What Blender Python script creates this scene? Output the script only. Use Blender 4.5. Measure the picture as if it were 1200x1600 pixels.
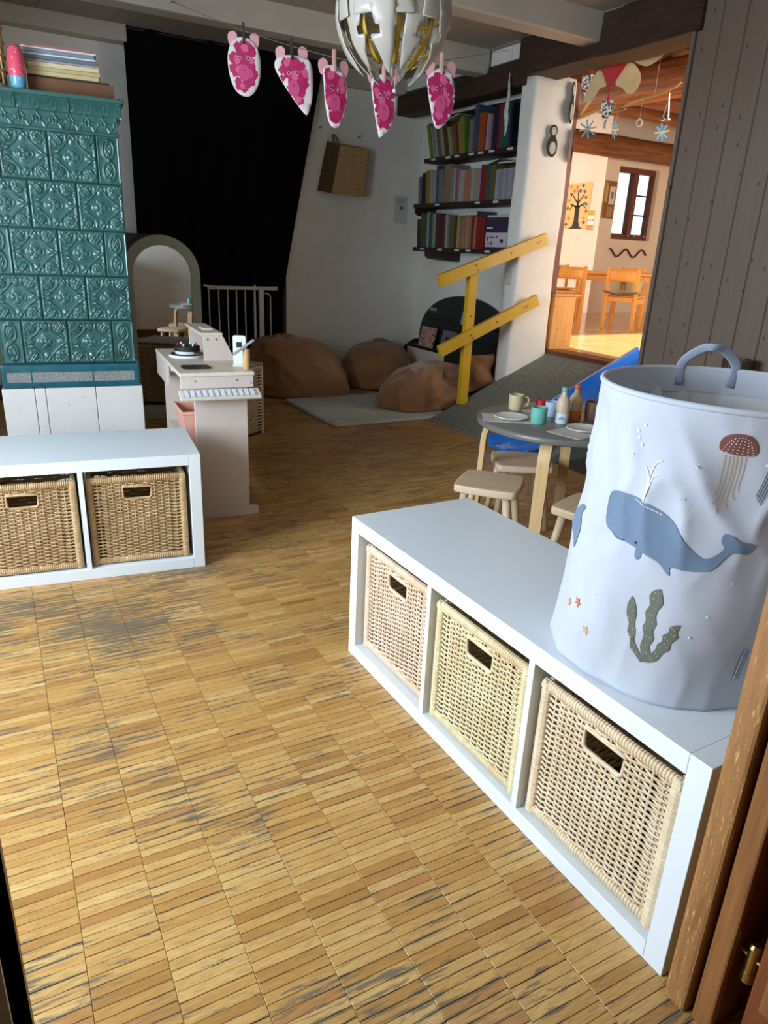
import bpy, math, random
from mathutils import Vector, Matrix, noise
from mathutils.geometry import delaunay_2d_cdt

for _o in list(bpy.data.objects):
    bpy.data.objects.remove(_o, do_unlink=True)
scene = bpy.context.scene
COL = scene.collection
PI = math.pi
R = math.radians
rng = random.Random(7)

# ------------------------------------------------------------------ camera
cam_d = bpy.data.cameras.new('camera')
cam = bpy.data.objects.new('camera', cam_d)
COL.objects.link(cam)
cam_d.sensor_fit = 'VERTICAL'
cam_d.sensor_height = 36.0
cam_d.sensor_width = 27.0
cam_d.lens = 24.937
cam_d.clip_start = 0.02
cam_d.clip_end = 200
_m = [[0.865699, 0.481157, 0.138031], [-0.498691, 0.805183, 0.320918], [0.043271, -0.346653, 0.936995]]
_c = (-0.848, -0.466, 1.0994)
cam.matrix_world = Matrix([[_m[i][0], _m[i][2], -_m[i][1], _c[i]] for i in range(3)] + [[0, 0, 0, 1]])
scene.camera = cam

# ------------------------------------------------------------------ world, sun, daylight
world = bpy.data.worlds.new('sky')
scene.world = world
world.use_nodes = True
_bg = world.node_tree.nodes['Background']
_bg.inputs[0].default_value = (0.72, 0.86, 1.0, 1)
_bg.inputs[1].default_value = 1.6

def area_light(name, loc, rot, sx, sy, power, color):
    d = bpy.data.lights.new(name, 'AREA')
    d.shape = 'RECTANGLE'
    d.size, d.size_y = sx, sy
    d.energy = power
    d.color = color
    o = bpy.data.objects.new(name, d)
    o.location = loc
    o.rotation_euler = rot
    COL.objects.link(o)
    return o

sun_d = bpy.data.lights.new('sun', 'SUN')
sun_d.energy = 20.0
sun_d.angle = R(1.0)
sun_d.color = (1.0, 0.86, 0.66)
sun = bpy.data.objects.new('sun', sun_d)
COL.objects.link(sun)
sun.rotation_euler = Vector((0.03, 0.87, -0.47)).to_track_quat('-Z', 'Y').to_euler()
# daylight entering by the window in the wall on the left of the play room
area_light('window_daylight', (-2.20, 1.18, 1.20), (0, R(-90), 0), 1.15, 1.36, 92, (0.72, 0.87, 1.0))
# daylight entering by the row of windows on the near side of the dining room
area_light('dining_daylight', (4.6, 1.06, 1.75), (R(90), 0, 0), 3.2, 1.1, 60, (1.0, 0.90, 0.76))
# unseen fill light, added to brighten the wall with the tree poster
area_light('poster_wall_fill', (3.02, 6.70, 1.70), (0, R(-90), 0), 1.2, 1.5, 62, (1.0, 0.93, 0.84))

scene.view_settings.view_transform = 'Standard'
scene.view_settings.look = 'None'
scene.view_settings.gamma = 1.0
scene.view_settings.use_curve_mapping = False
scene.view_settings.exposure = 0.36
scene.cycles.use_denoising = True
scene.cycles.max_bounces = 10
scene.cycles.diffuse_bounces = 6
scene.cycles.caustics_reflective = False
scene.cycles.caustics_refractive = False
scene.cycles.sample_clamp_indirect = 6.0

# ------------------------------------------------------------------ materials
def s2l(c):
    return tuple((x / 12.92 if x <= 0.04045 else ((x + 0.055) / 1.055) ** 2.4) for x in c)

def rgb(r, g, b):
    return s2l((r / 255, g / 255, b / 255)) + (1,)

MATS = {}

class NT:
    def __init__(self, name):
        self.m = bpy.data.materials.new(name)
        self.m.use_nodes = True
        self.t = self.m.node_tree
        self.b = self.t.nodes['Principled BSDF']
        MATS[name] = self.m
    def n(self, typ, **kw):
        nd = self.t.nodes.new(typ)
        for k, v in kw.items():
            setattr(nd, k, v)
        return nd
    def l(self, a, b):
        self.t.links.new(a, b)
    def coord(self, kind='Object', scale=(1, 1, 1), rot=(0, 0, 0), loc=(0, 0, 0)):
        mp = self.n('ShaderNodeMapping')
        mp.inputs['Scale'].default_value = scale
        mp.inputs['Rotation'].default_value = rot
        mp.inputs['Location'].default_value = loc
        if kind == 'World':
            g = self.n('ShaderNodeNewGeometry')
            self.l(g.outputs['Position'], mp.inputs['Vector'])
        else:
            tc = self.n('ShaderNodeTexCoord')
            self.l(tc.outputs[kind], mp.inputs['Vector'])
        return mp.outputs[0]
    def noise(self, vec, scale, detail=3, rough=0.55, dist=0.0):
        nd = self.n('ShaderNodeTexNoise')
        nd.inputs['Scale'].default_value = scale
        nd.inputs['Detail'].default_value = detail
        nd.inputs['Roughness'].default_value = rough
        nd.inputs['Distortion'].default_value = dist
        self.l(vec, nd.inputs['Vector'])
        return nd.outputs['Fac']
    def ramp(self, fac, stops, interp='LINEAR'):
        nd = self.n('ShaderNodeValToRGB')
        nd.color_ramp.interpolation = interp
        el = nd.color_ramp.elements
        while len(el) < len(stops):
            el.new(0.5)
        for e, (p, c) in zip(el, stops):
            e.position = p
            e.color = c if len(c) == 4 else tuple(c) + (1,)
        self.l(fac, nd.inputs[0])
        return nd.outputs[0]
    def mix(self, fac, a, b, mode='MIX'):
        nd = self.n('ShaderNodeMix', data_type='RGBA', blend_type=mode)
        for i, v in ((0, fac), (6, a), (7, b)):
            if hasattr(v, 'is_output') or hasattr(v, 'links'):
                self.l(v, nd.inputs[i])
            else:
                nd.inputs[i].default_value = v
        return nd.outputs[2]
    def math(self, op, a, b=0.0, c=None, clamp=False):
        nd = self.n('ShaderNodeMath', operation=op)
        nd.use_clamp = clamp
        for i, v in enumerate((a, b) if c is None else (a, b, c)):
            if hasattr(v, 'links'):
                self.l(v, nd.inputs[i])
            else:
                nd.inputs[i].default_value = v
        return nd.outputs[0]
    def bump(self, h, strength, dist=0.002):
        nd = self.n('ShaderNodeBump')
        nd.inputs['Strength'].default_value = strength
        nd.inputs['Distance'].default_value = dist
        self.l(h, nd.inputs['Height'])
        self.l(nd.outputs[0], self.b.inputs['Normal'])
    def base(self, c):
        if hasattr(c, 'links'):
            self.l(c, self.b.inputs['Base Color'])
        else:
            self.b.inputs['Base Color'].default_value = c
    def set(self, **kw):
        names = {'rough': 'Roughness', 'metal': 'Metallic', 'coat': 'Coat Weight', 'coat_rough': 'Coat Roughness', 'spec': 'Specular IOR Level',
                 'trans': 'Transmission Weight', 'ior': 'IOR', 'alpha': 'Alpha', 'sheen': 'Sheen Weight', 'sss': 'Subsurface Weight', 'estr': 'Emission Strength'}
        for k, v in kw.items():
            s = self.b.inputs[names[k]]
            if hasattr(v, 'links'):
                self.l(v, s)
            else:
                s.default_value = v

def plain(name, c1, c2=None, scale=8, rough=0.5, metal=0.0, bump=0.0, bscale=60, coat=0.0, kind='Object', sheen=0.0, spec=0.5, bdist=0.002):
    m = NT(name)
    v = m.coord(kind)
    if c2 is None:
        c2 = tuple(x * 0.93 for x in c1[:3]) + (1,)
    m.base(m.ramp(m.noise(v, scale, 4), [(0.3, c1), (0.7, c2)]))
    m.set(rough=rough, metal=metal, coat=coat, sheen=sheen, spec=spec)
    if bump:
        m.bump(m.noise(v, bscale, 5), bump, bdist)
    return m.m

def wood(name, c1, c2, axis='x', rough=0.45, scale=6, coat=0.0, knots=None, kind='Object', fine=1.0):
    m = NT(name)
    sc = {'x': (1, 14, 14), 'y': (14, 1, 14), 'z': (14, 14, 1)}[axis]
    v = m.coord(kind, scale=sc)
    f = m.noise(v, scale, 5, 0.6, 0.6)
    c = m.ramp(f, [(0.28, c1), (0.52, tuple((a + b) / 2 for a, b in zip(c1, c2))), (0.72, c2)])
    if knots:
        vo = m.n('ShaderNodeTexVoronoi', voronoi_dimensions='2D')
        sp = m.n('ShaderNodeSeparateXYZ')
        m.l(m.coord(kind), sp.inputs[0])
        cb = m.n('ShaderNodeCombineXYZ')
        m.l(m.math('MULTIPLY', sp.outputs[knots[2]], 1.6), cb.inputs[0])
        m.l(sp.outputs[2], cb.inputs[1])
        m.l(cb.outputs[0], vo.inputs['Vector'])
        vo.inputs['Scale'].default_value = knots[1]
        k = m.ramp(vo.outputs['Distance'], [(0.025, (1, 1, 1)), (0.06, (0, 0, 0))])
        c = m.mix(k, c, knots[0])
    m.base(c)
    m.set(rough=rough, coat=coat)
    m.bump(f, 0.12 * fine, 0.001)
    return m.m

# ------------------------------------------------------------------ mesh builder
class MB:
    def __init__(self):
        self.v, self.f = [], []
    def add(self, vs, fs):
        o = len(self.v)
        self.v += [tuple(x) for x in vs]
        self.f += [tuple(i + o for i in f) for f in fs]
        return self
    def box(self, x0, x1, y0, y1, z0, z1, mat=None):
        vs = [(x, y, z) for z in (z0, z1) for y in (y0, y1) for x in (x0, x1)]
        if mat is not None:
            vs = [mat @ Vector(p) for p in vs]
        return self.add(vs, [(0, 2, 3, 1), (4, 5, 7, 6), (0, 1, 5, 4), (2, 6, 7, 3), (0, 4, 6, 2), (1, 3, 7, 5)])
    def bar(self, a, b, w, h, up=(0, 0, 1)):
        """a rectangular bar from a to b, w wide (sideways) and h along up"""
        a, b = Vector(a), Vector(b)
        d = (b - a)
        ln = d.length
        d.normalize()
        s = d.cross(Vector(up)).normalized()
        u = s.cross(d).normalized()
        m = Matrix((s.to_4d(), d.to_4d(), u.to_4d(), (0, 0, 0, 1))).transposed()
        for i in range(3):
            m[3][i] = 0
        m.translation = a
        return self.box(-w / 2, w / 2, 0, ln, -h / 2, h / 2, m)
    def tube(self, pts, r, n=8, closed=False, caps=True, flat=None, up=(0, 0, 1)):
        """swept tube; r a number or list; flat=(ru, rv) multiplies the section"""
        pts = [Vector(p) for p in pts]
        k = len(pts)
        rr = r if isinstance(r, (list, tuple)) else [r] * k
        fu, fv = flat or (1, 1)
        vs, prev = [], None
        for i, p in enumerate(pts):
            if closed:
                d = pts[(i + 1) % k] - pts[i - 1]
            else:
                d = pts[min(i + 1, k - 1)] - pts[max(i - 1, 0)]
            d.normalize()
            if prev is None:
                u = Vector(up)
                if abs(u.dot(d)) > 0.95:
                    u = Vector((1, 0, 0))
            else:
                u = prev
            u = (u - d * u.dot(d)).normalized()
            prev = u
            w = d.cross(u)
            for j in range(n):
                a = 2 * PI * j / n
                vs.append(p + u * (math.cos(a) * rr[i] * fu) + w * (math.sin(a) * rr[i] * fv))
        fs = []
        for i in range(k if closed else k - 1):
            for j in range(n):
                a, b = i * n, ((i + 1) % k) * n
                fs.append((a + j, a + (j + 1) % n, b + (j + 1) % n, b + j))
        if caps and not closed:
            fs.append(tuple(range(n - 1, -1, -1)))
            fs.append(tuple((k - 1) * n + j for j in range(n)))
        return self.add(vs, fs)
    def cyl(self, a, b, r0, r1=None, n=12):
        return self.tube([a, b], [r0, r1 if r1 is not None else r0], n)
    def lathe(self, prof, n=20, c=(0, 0, 0)):
        vs, fs = [], []
        k = len(prof)
        for r, z in prof:
            for j in range(n):
                a = 2 * PI * j / n
                vs.append((c[0] + r * math.cos(a), c[1] + r * math.sin(a), c[2] + z))
        for i in range(k - 1):
            for j in range(n):
                fs.append((i * n + j, i * n + (j + 1) % n, (i + 1) * n + (j + 1) % n, (i + 1) * n + j))
        fs.append(tuple(range(n - 1, -1, -1)))
        fs.append(tuple((k - 1) * n + j for j in range(n)))
        return self.add(vs, fs)
    def ball(self, c, r, n=12, m=8, sc=(1, 1, 1)):
        prof = [(max(r * math.sin(PI * i / m), 1e-4), -r * math.cos(PI * i / m)) for i in range(m + 1)]
        t = MB().lathe(prof, n)
        return self.add([(c[0] + x * sc[0], c[1] + y * sc[1], c[2] + z * sc[2]) for x, y, z in t.v], t.f)
    def prism(self, poly, o, u, v, w):
        """polygon (list of (a, b)) in the frame o + a*u + b*v, extruded by the vector w"""
        o, u, v, w = Vector(o), Vector(u), Vector(v), Vector(w)
        k = len(poly)
        vs = [o + u * a + v * b for a, b in poly] + [o + u * a + v * b + w for a, b in poly]
        fs = [tuple(range(k - 1, -1, -1)), tuple(range(k, 2 * k))]
        fs += [(i, (i + 1) % k, k + (i + 1) % k, k + i) for i in range(k)]
        return self.add(vs, fs)
    def grid(self, fn, nu, nv, close_u=False):
        o = len(self.v)
        for j in range(nv):
            for i in range(nu):
                self.v.append(tuple(fn(i / (nu if close_u else nu - 1), j / (nv - 1))))
        for j in range(nv - 1):
            for i in range(nu if close_u else nu - 1):
                i2 = (i + 1) % nu
                self.f.append((o + j * nu + i, o + j * nu + i2, o + (j + 1) * nu + i2, o + (j + 1) * nu + i))
        return self
    def mesh(self, name, mat, smooth=False):
        me = bpy.data.meshes.new(name)
        me.from_pydata(self.v, [], self.f)
        if mat is not None:
            me.materials.append(mat)
        if smooth:
            me.polygons.foreach_set('use_smooth', [True] * len(me.polygons))
        me.update()
        return me
    def build(self, name, mat, parent=None, smooth=False, bevel=0.0, solid=0.0, auto=None, fix=True, soff=0.0):
        me = self.mesh(name, mat, smooth or auto is not None)
        if fix:
            import bmesh
            bm = bmesh.new()
            bm.from_mesh(me)
            bmesh.ops.recalc_face_normals(bm, faces=bm.faces)
            bm.to_mesh(me)
            bm.free()
        if auto is not None:
            me.set_sharp_from_angle(angle=R(auto))
        o = bpy.data.objects.new(name, me)
        COL.objects.link(o)
        if parent is not None:
            o.parent = parent
        if solid:
            md = o.modifiers.new('solid', 'SOLIDIFY')
            md.thickness = solid
            md.offset = soff
        if bevel:
            md = o.modifiers.new('bevel', 'BEVEL')
            md.width = bevel
            md.segments = 2
            md.limit_method = 'ANGLE'
            md.angle_limit = R(40)
        return o

def tag(o, label=None, cat=None, group=None, kind=None):
    if label:
        o['label'] = label
    if cat:
        o['category'] = cat
    if group:
        o['group'] = group
    if kind:
        o['kind'] = kind
    return o

def thing(name, label, cat, loc=(0, 0, 0), rotz=0.0, group=None):
    o = bpy.data.objects.new(name, None)
    o.empty_display_size = 0.05
    COL.objects.link(o)
    o.location = loc
    o.rotation_euler = (0, 0, rotz)
    return tag(o, label, cat, group)

def structure(name, mb, mat, label, parent=None, bevel=0.0, **kw):
    o = mb.build(name, mat, parent, bevel=bevel, **kw)
    return tag(o, label, None, None, 'structure')

def inst(src, name, parent=None, loc=None, rot=None, scale=None):
    c = src.copy()
    c.name = name
    COL.objects.link(c)
    c.parent = parent
    if loc is not None:
        c.location = loc
    if rot is not None:
        c.rotation_euler = rot
    if scale is not None:
        c.scale = scale
    return c

def copy_thing(root, loc, rotz, label, group=None):
    """copies a thing with its parts and sub-parts"""
    r = root.copy()
    COL.objects.link(r)
    r.location = loc
    r.rotation_euler = (0, 0, rotz)
    r['label'] = label
    if group:
        r['group'] = group
    for ch in list(root.children):
        c = ch.copy()
        COL.objects.link(c)
        c.parent = r
        for g in list(ch.children):
            d = g.copy()
            COL.objects.link(d)
            d.parent = c
    return r

def fill_poly(poly, step):
    """triangulated 2-D polygon with interior points; returns verts, tris"""
    k = len(poly)
    pts = [Vector(p) for p in poly]
    xs = [p[0] for p in poly]
    ys = [p[1] for p in poly]
    x = min(xs) + step / 2
    while x < max(xs):
        y = min(ys) + step / 2
        while y < max(ys):
            inside = False
            near = False
            for i in range(k):
                (xa, ya), (xb, yb) = poly[i], poly[(i + 1) % k]
                if (ya > y) != (yb > y) and x < (xb - xa) * (y - ya) / (yb - ya) + xa:
                    inside = not inside
            if inside:
                pts.append(Vector((x, y)))
            y += step
        x += step
    vs, _, fs, _, _, _ = delaunay_2d_cdt(pts, [], [list(range(k))], 1, 1e-6)
    return [tuple(v) for v in vs], [tuple(f) for f in fs]

def smooth_closed(pts, n=4):
    """closed Catmull-Rom through the points"""
    out = []
    k = len(pts)
    for i in range(k):
        p0, p1, p2, p3 = (Vector(pts[(i + j - 1) % k]) for j in range(4))
        for s in range(n):
            t = s / n
            out.append(tuple(0.5 * ((2 * p1) + (p2 - p0) * t + (2 * p0 - 5 * p1 + 4 * p2 - p3) * t * t + (3 * p1 - p0 - 3 * p2 + p3) * t ** 3)))
    return out

def smooth_open(pts, n=5):
    pts = [Vector(p) for p in pts]
    ext = [pts[0] * 2 - pts[1]] + pts + [pts[-1] * 2 - pts[-2]]
    out = []
    for i in range(1, len(ext) - 2):
        p0, p1, p2, p3 = ext[i - 1:i + 3]
        for s in range(n):
            t = s / n
            out.append(0.5 * ((2 * p1) + (p2 - p0) * t + (2 * p0 - 5 * p1 + 4 * p2 - p3) * t * t + (3 * p1 - p0 - 3 * p2 + p3) * t ** 3))
    out.append(pts[-1])
    return out
# ------------------------------------------------------------------ material set
WHITE = rgb(226, 226, 224)
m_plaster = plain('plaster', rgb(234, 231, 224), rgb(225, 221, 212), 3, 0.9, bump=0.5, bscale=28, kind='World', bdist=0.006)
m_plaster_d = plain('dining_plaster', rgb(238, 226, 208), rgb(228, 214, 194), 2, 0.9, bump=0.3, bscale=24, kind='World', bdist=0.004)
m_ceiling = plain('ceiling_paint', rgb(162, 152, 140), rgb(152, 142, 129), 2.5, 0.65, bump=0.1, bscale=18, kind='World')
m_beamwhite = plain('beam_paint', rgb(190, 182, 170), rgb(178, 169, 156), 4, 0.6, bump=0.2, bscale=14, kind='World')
m_panel = wood('painted_panel', rgb(128, 110, 98), rgb(118, 101, 90), 'z', 0.55, 3, knots=(rgb(82, 66, 56), 4.6, 1), kind='World', fine=0.5)
m_darkbeam = wood('dark_beam', rgb(44, 27, 18), rgb(74, 48, 32), 'y', 0.7, 4, kind='World', fine=4)
m_rustic = wood('rustic_beam', rgb(84, 46, 22), rgb(158, 98, 50), 'x', 0.6, 3, kind='World', fine=3)
m_rustic_y = wood('rustic_joist', rgb(92, 50, 24), rgb(172, 108, 54), 'y', 0.6, 3, kind='World', fine=3)
m_redwood = wood('red_brown_wood', rgb(96, 46, 26), rgb(120, 62, 36), 'z', 0.45, 4, fine=1)
m_white = plain('white_laminate', rgb(218, 224, 229), rgb(215, 221, 227), 3, 0.28)
m_black = plain('black_paint', rgb(22, 22, 23), rgb(30, 30, 31), 10, 0.6)
m_baseboard = wood('brown_baseboard', rgb(86, 54, 32), rgb(112, 72, 42), 'x', 0.5, 4)
m_steel = plain('steel', rgb(190, 188, 184), rgb(176, 174, 170), 6, 0.3, metal=1.0)
m_brass = plain('brass', rgb(196, 172, 110), rgb(176, 150, 92), 6, 0.3, metal=1.0)

def parquet_material():
    m = NT('parquet')
    at = m.n('ShaderNodeAttribute', attribute_name='rnd')
    sep = m.n('ShaderNodeSeparateColor')
    m.l(at.outputs['Color'], sep.inputs[0])
    tone, off = sep.outputs[0], sep.outputs[1]
    pos = m.coord('World', rot=(0, 0, R(2.0)))
    comb = m.n('ShaderNodeCombineXYZ')
    m.l(m.math('MULTIPLY', off, 37.0), comb.inputs[2])
    m.l(m.math('MULTIPLY', tone, 11.0), comb.inputs[0])
    ad = m.n('ShaderNodeVectorMath', operation='ADD')
    m.l(pos, ad.inputs[0])
    m.l(comb.outputs[0], ad.inputs[1])
    st = m.n('ShaderNodeMapping')
    st.inputs['Scale'].default_value = (1.0, 9.0, 1.0)
    m.l(ad.outputs[0], st.inputs[0])
    grain = m.noise(st.outputs[0], 26, 6, 0.65, 1.2)
    base = m.ramp(tone, [(0.0, rgb(160, 114, 60)), (0.3, rgb(186, 140, 78)), (0.65, rgb(200, 156, 92)), (0.92, rgb(212, 176, 114)), (1.0, rgb(180, 130, 76))])
    dark = m.mix(m.ramp(grain, [(0.36, (1, 1, 1)), (0.6, (0, 0, 0))]), base, m.mix(0.4, base, rgb(112, 70, 34)))
    # worn grey streaks where the varnish is gone: streaky along the boards, patchy over the floor
    patch = m.noise(m.coord('World', scale=(1.0, 1.6, 1.0)), 2.3, 3, 0.6)
    blob = m.n('ShaderNodeVectorMath', operation='DISTANCE')
    m.l(m.coord('World', scale=(1.0, 0.8, 0.0)), blob.inputs[0])
    blob.inputs[1].default_value = (-0.62, 1.30, 0.0)
    near = m.ramp(blob.outputs['Value'], [(0.0, (1, 1, 1)), (0.5, (0, 0, 0))])
    st2 = m.n('ShaderNodeMapping')
    st2.inputs['Scale'].default_value = (1.0, 11.0, 1.0)
    m.l(pos, st2.inputs[0])
    streak = m.noise(st2.outputs[0], 9, 5, 0.72, 0.6)
    lvl = m.math('ADD', m.math('MULTIPLY', patch, 0.55), m.math('ADD', m.math('MULTIPLY', streak, 0.85), m.math('MULTIPLY', near, 0.14)))
    edge = m.math('MULTIPLY', m.math('ABSOLUTE', m.math('SUBTRACT', sep.outputs[2], 0.5)), 2.0)
    lvl = m.math('ADD', lvl, m.math('MULTIPLY', m.math('POWER', edge, 3.0), 0.06))
    wear = m.ramp(lvl, [(0.775, (0, 0, 0)), (0.84, (0.9, 0.9, 0.9))])
    col = m.mix(wear, dark, rgb(104, 92, 76))
    m.base(col)
    m.set(rough=m.ramp(wear, [(0.0, (0.36,) * 3), (1.0, (0.62,) * 3)]), spec=0.45)
    m.bump(grain, 0.25, 0.0008)
    return m.m
m_parquet = parquet_material()
m_joint = plain('parquet_joint', rgb(76, 60, 44), rgb(96, 80, 62), 20, 0.8, kind='World')

# ------------------------------------------------------------------ floor
floor = structure('floor', MB().box(-2.9, 2.75, -1.7, 5.25, -0.12, -0.0022), m_joint, 'worn oak mosaic parquet floor of the play room')
BL, BW, BA = 0.1185, 0.0193, R(-2.0)
ca, sa = math.cos(BA), math.sin(BA)
def f2w(a, b):
    return (a * ca - b * sa, a * sa + b * ca)
def board_mesh(w, l, dz):
    g, b, h = 0.0004, 0.0006, 0.0035
    a0, a1, c0, c1 = g, l - g, g, w - g
    vs = [(a0, c0, -h), (a1, c0, -h), (a1, c1, -h), (a0, c1, -h), (a0, c0, dz - b), (a1, c0, dz - b), (a1, c1, dz - b), (a0, c1, dz - b),
          (a0 + b, c0 + b, dz), (a1 - b, c0 + b, dz), (a1 - b, c1 - b, dz), (a0 + b, c1 - b, dz)]
    fs = [(8, 9, 10, 11)] + [(i, (i + 1) % 4, 4 + (i + 1) % 4, 4 + i) for i in range(4)] + [(4 + i, 4 + (i + 1) % 4, 8 + (i + 1) % 4, 8 + i) for i in range(4)]
    return vs, fs
_inv = cam.matrix_world.inverted()
cells = []
for ia in range(-24, 19):
    a = ia * BL
    offs = rng.uniform(0, BW)
    for ib in range(-60, 275):
        b = ib * BW + offs
        x, y = f2w(a + BL / 2, b + BW / 2)
        if x > 2.02 or x < -2.25 or y < -0.75 or y > 5.12:
            continue
        p = _inv @ Vector((x, y, 0))
        if p.z > -0.2:
            continue
        px, py = 600 + 1108.3 * p.x / -p.z, 800 - 1108.3 * p.y / -p.z
        vis = 0 < px < 1200 and 0 < py < 1600 and x < -0.03 and y > -0.05
        big = -p.z if vis else 99
        cells.append((big, a, b, px, py))
cells.sort()
EDGE = [0, 0, 1, 1] * 3
variants = []
for k in range(48):
    vs, fs = board_mesh(BW, BL, rng.uniform(-0.0005, 0.0004))
    mb = MB().add(vs, fs)
    me = mb.mesh('parquet_board', m_parquet)
    t = min(1.0, max(0.0, rng.gauss(0.55, 0.22)))
    if rng.random() < 0.06:
        t = 1.0
    atr = me.color_attributes.new('rnd', 'FLOAT_COLOR', 'POINT')
    g_ = rng.random()
    for i in range(len(me.vertices)):
        atr.data[i].color = (t, g_, EDGE[i], 1)
    variants.append(me)
for (big, a, b, px, py) in cells[:300]:
    o = bpy.data.objects.new('parquet_board', rng.choice(variants))
    COL.objects.link(o)
    x, y = f2w(a, b)
    o.location = (x, y, 0)
    o.rotation_euler = (0, 0, BA)
    o.parent = floor
rest, cols = MB(), []
for (big, a, b, px, py) in cells[300:]:
    if not (-150 < px < 1350 and -50 < py < 1750):
        if rng.random() < 0.0:
            continue
    vs, fs = board_mesh(BW, BL, rng.uniform(-0.0005, 0.0004))
    rest.add([(*f2w(a + v[0], b + v[1]), v[2]) for v in vs], fs)
    t = min(1.0, max(0.0, rng.gauss(0.55, 0.22)))
    if rng.random() < 0.06:
        t = 1.0
    g_ = rng.random()
    cols += [(t, g_, e, 1) for e in EDGE]
fb = rest.build('parquet_boards', m_parquet, floor, fix=False)
atr = fb.data.color_attributes.new('rnd', 'FLOAT_COLOR', 'POINT')
atr.data.foreach_set('color', [c for q in cols for c in q])
tag(fb, kind='stuff')

# ------------------------------------------------------------------ walls of the play room
def wall_with_hole(axis, at, th, a0, a1, z0, z1, h0, h1, hz0, hz1):
    mb = MB()
    def bx(p0, p1, q0, q1):
        if p1 - p0 < 1e-4 or q1 - q0 < 1e-4:
            return
        if axis == 'x':
            mb.box(at, at + th, p0, p1, q0, q1)
        else:
            mb.box(p0, p1, at, at + th, q0, q1)
    bx(a0, h0, z0, z1)
    bx(h1, a1, z0, z1)
    bx(h0, h1, z0, hz0)
    bx(h0, h1, hz1, z1)
    return mb

CZ = 2.39
structure('wall_back', MB().box(-2.9, 2.9, 5.2, 5.4, -0.12, 2.95), m_plaster, 'white rough plaster back wall behind the bean bags')
structure('wall_left', wall_with_hole('x', -2.45, 0.25, -1.7, 2.55, -0.12, 2.95, 0.48, 1.88, 0.60, 1.80), m_plaster, 'plaster side wall with the window that lights the room')
structure('wall_near', wall_with_hole('y', -0.19, 0.14, -2.7, 2.9, -0.12, 2.95, -0.872, 0.10, -0.12, 2.06), m_plaster, 'plaster wall around the doorway the view looks through')
structure('wall_hall', MB().box(-1.9, 1.4, -1.75, -1.6, -0.12, 2.95).box(1.2, 1.4, -1.6, -0.19, -0.12, 2.95).box(-1.9, -1.75, -1.6, -0.19, -0.12, 2.95), m_plaster, 'plaster walls of the hall outside the doorway')
structure('shade_block_left', MB().box(-2.45, -1.50, 2.50, 5.3, -0.12, 2.95), m_plaster, 'unseen plaster block added left of the stove to shade the back wall')  # unseen block, added to keep window light off the wall behind the stove
w1 = structure('window_1', MB().box(-2.40, -2.32, 0.48, 0.53, 0.60, 1.80).box(-2.40, -2.32, 1.83, 1.88, 0.60, 1.80).box(-2.40, -2.32, 0.53, 1.83, 0.60, 0.65).box(-2.40, -2.32, 0.53, 1.83, 1.75, 1.80).box(-2.40, -2.32, 1.15, 1.21, 0.65, 1.75), m_redwood, 'brown window frame in the side wall')
# near part of the right-hand wall: painted tongue-and-groove boards
wr = structure('wall_right', MB().box(2.53, 2.88, -0.19, 2.36, -0.12, 2.95), m_panel, 'grey-beige painted board wall beside the dining room opening')
pb = None
n = 0
y = 2.352
while y > -0.05:
    if pb is None:
        mb = MB()
        poly = [(0.0, 0.0), (0.004, 0.0), (0.010, 0.007), (0.0, 0.0)]
        prof = [(-0.0662, 0.0), (-0.0662, -0.008), (-0.0625, -0.015), (0.0625, -0.015), (0.0662, -0.008), (0.0662, 0.0)]
        mb.prism([(b, a) for a, b in prof], (0, 0, 0), (1, 0, 0), (0, 1, 0), (0, 0, 2.40))
        pb = mb.build('panel_board', m_panel, wr)
        pb.location = (2.53, y - 0.0675, 0)
    else:
        inst(pb, 'panel_board', wr, (2.53, y - 0.0675, 0))
    y -= 0.135
structure('trim_1', MB().box(2.500, 2.66, 2.352, 2.372, 0.0, 2.20), m_panel, 'grey-beige edge board at the side of the dining room opening', bevel=0.003)

# thick plaster pillar between opening and book niche; its edges are uneven
def wobble(mb, amt, sc=2.5, seed=0.0):
    mb.v = [tuple(Vector(p) + Vector((noise.noise(Vector(p) * sc + Vector((seed, 0, 0))), noise.noise(Vector(p) * sc + Vector((0, seed + 7, 3))), 0)) * amt) for p in mb.v]
    return mb
def ring_column(poly, z0, z1, nz, rnd=0.03, per=5):
    """a vertical column with rounded corners, rows of vertices up its height"""
    pts = []
    k = len(poly)
    for i in range(k):
        p, a, b = Vector(poly[i]), Vector(poly[i - 1]), Vector(poly[(i + 1) % k])
        da, db = (a - p).normalized() * rnd, (b - p).normalized() * rnd
        for s in range(per + 1):
            t = s / per
            pts.append((1 - t) ** 2 * (p + da) + 2 * t * (1 - t) * p + t * t * (p + db))
        q = Vector(poly[(i + 1) % k])
        for s in range(1, 6):
            t = s / 6
            pts.append((p + db) * (1 - t) + (q - (q - p).normalized() * rnd) * t)
    mb = MB()
    n = len(pts)
    for j in range(nz + 1):
        z = z0 + (z1 - z0) * j / nz
        for p in pts:
            mb.v.append((p[0], p[1], z))
    for j in range(nz):
        for i in range(n):
            mb.f.append((j * n + i, j * n + (i + 1) % n, (j + 1) * n + (i + 1) % n, (j + 1) * n + i))
    mb.f.append(tuple(range(n - 1, -1, -1)))
    mb.f.append(tuple(nz * n + i for i in range(n)))
    return mb
structure('wall_pillar', wobble(ring_column([(2.53, 3.56), (2.90, 3.56), (2.90, 3.70), (2.53, 3.70)], -0.1, 2.2, 30), 0.016, 2.6), m_plaster, 'thick white plaster pillar with a penguin drawing beside the opening', smooth=True)
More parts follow.
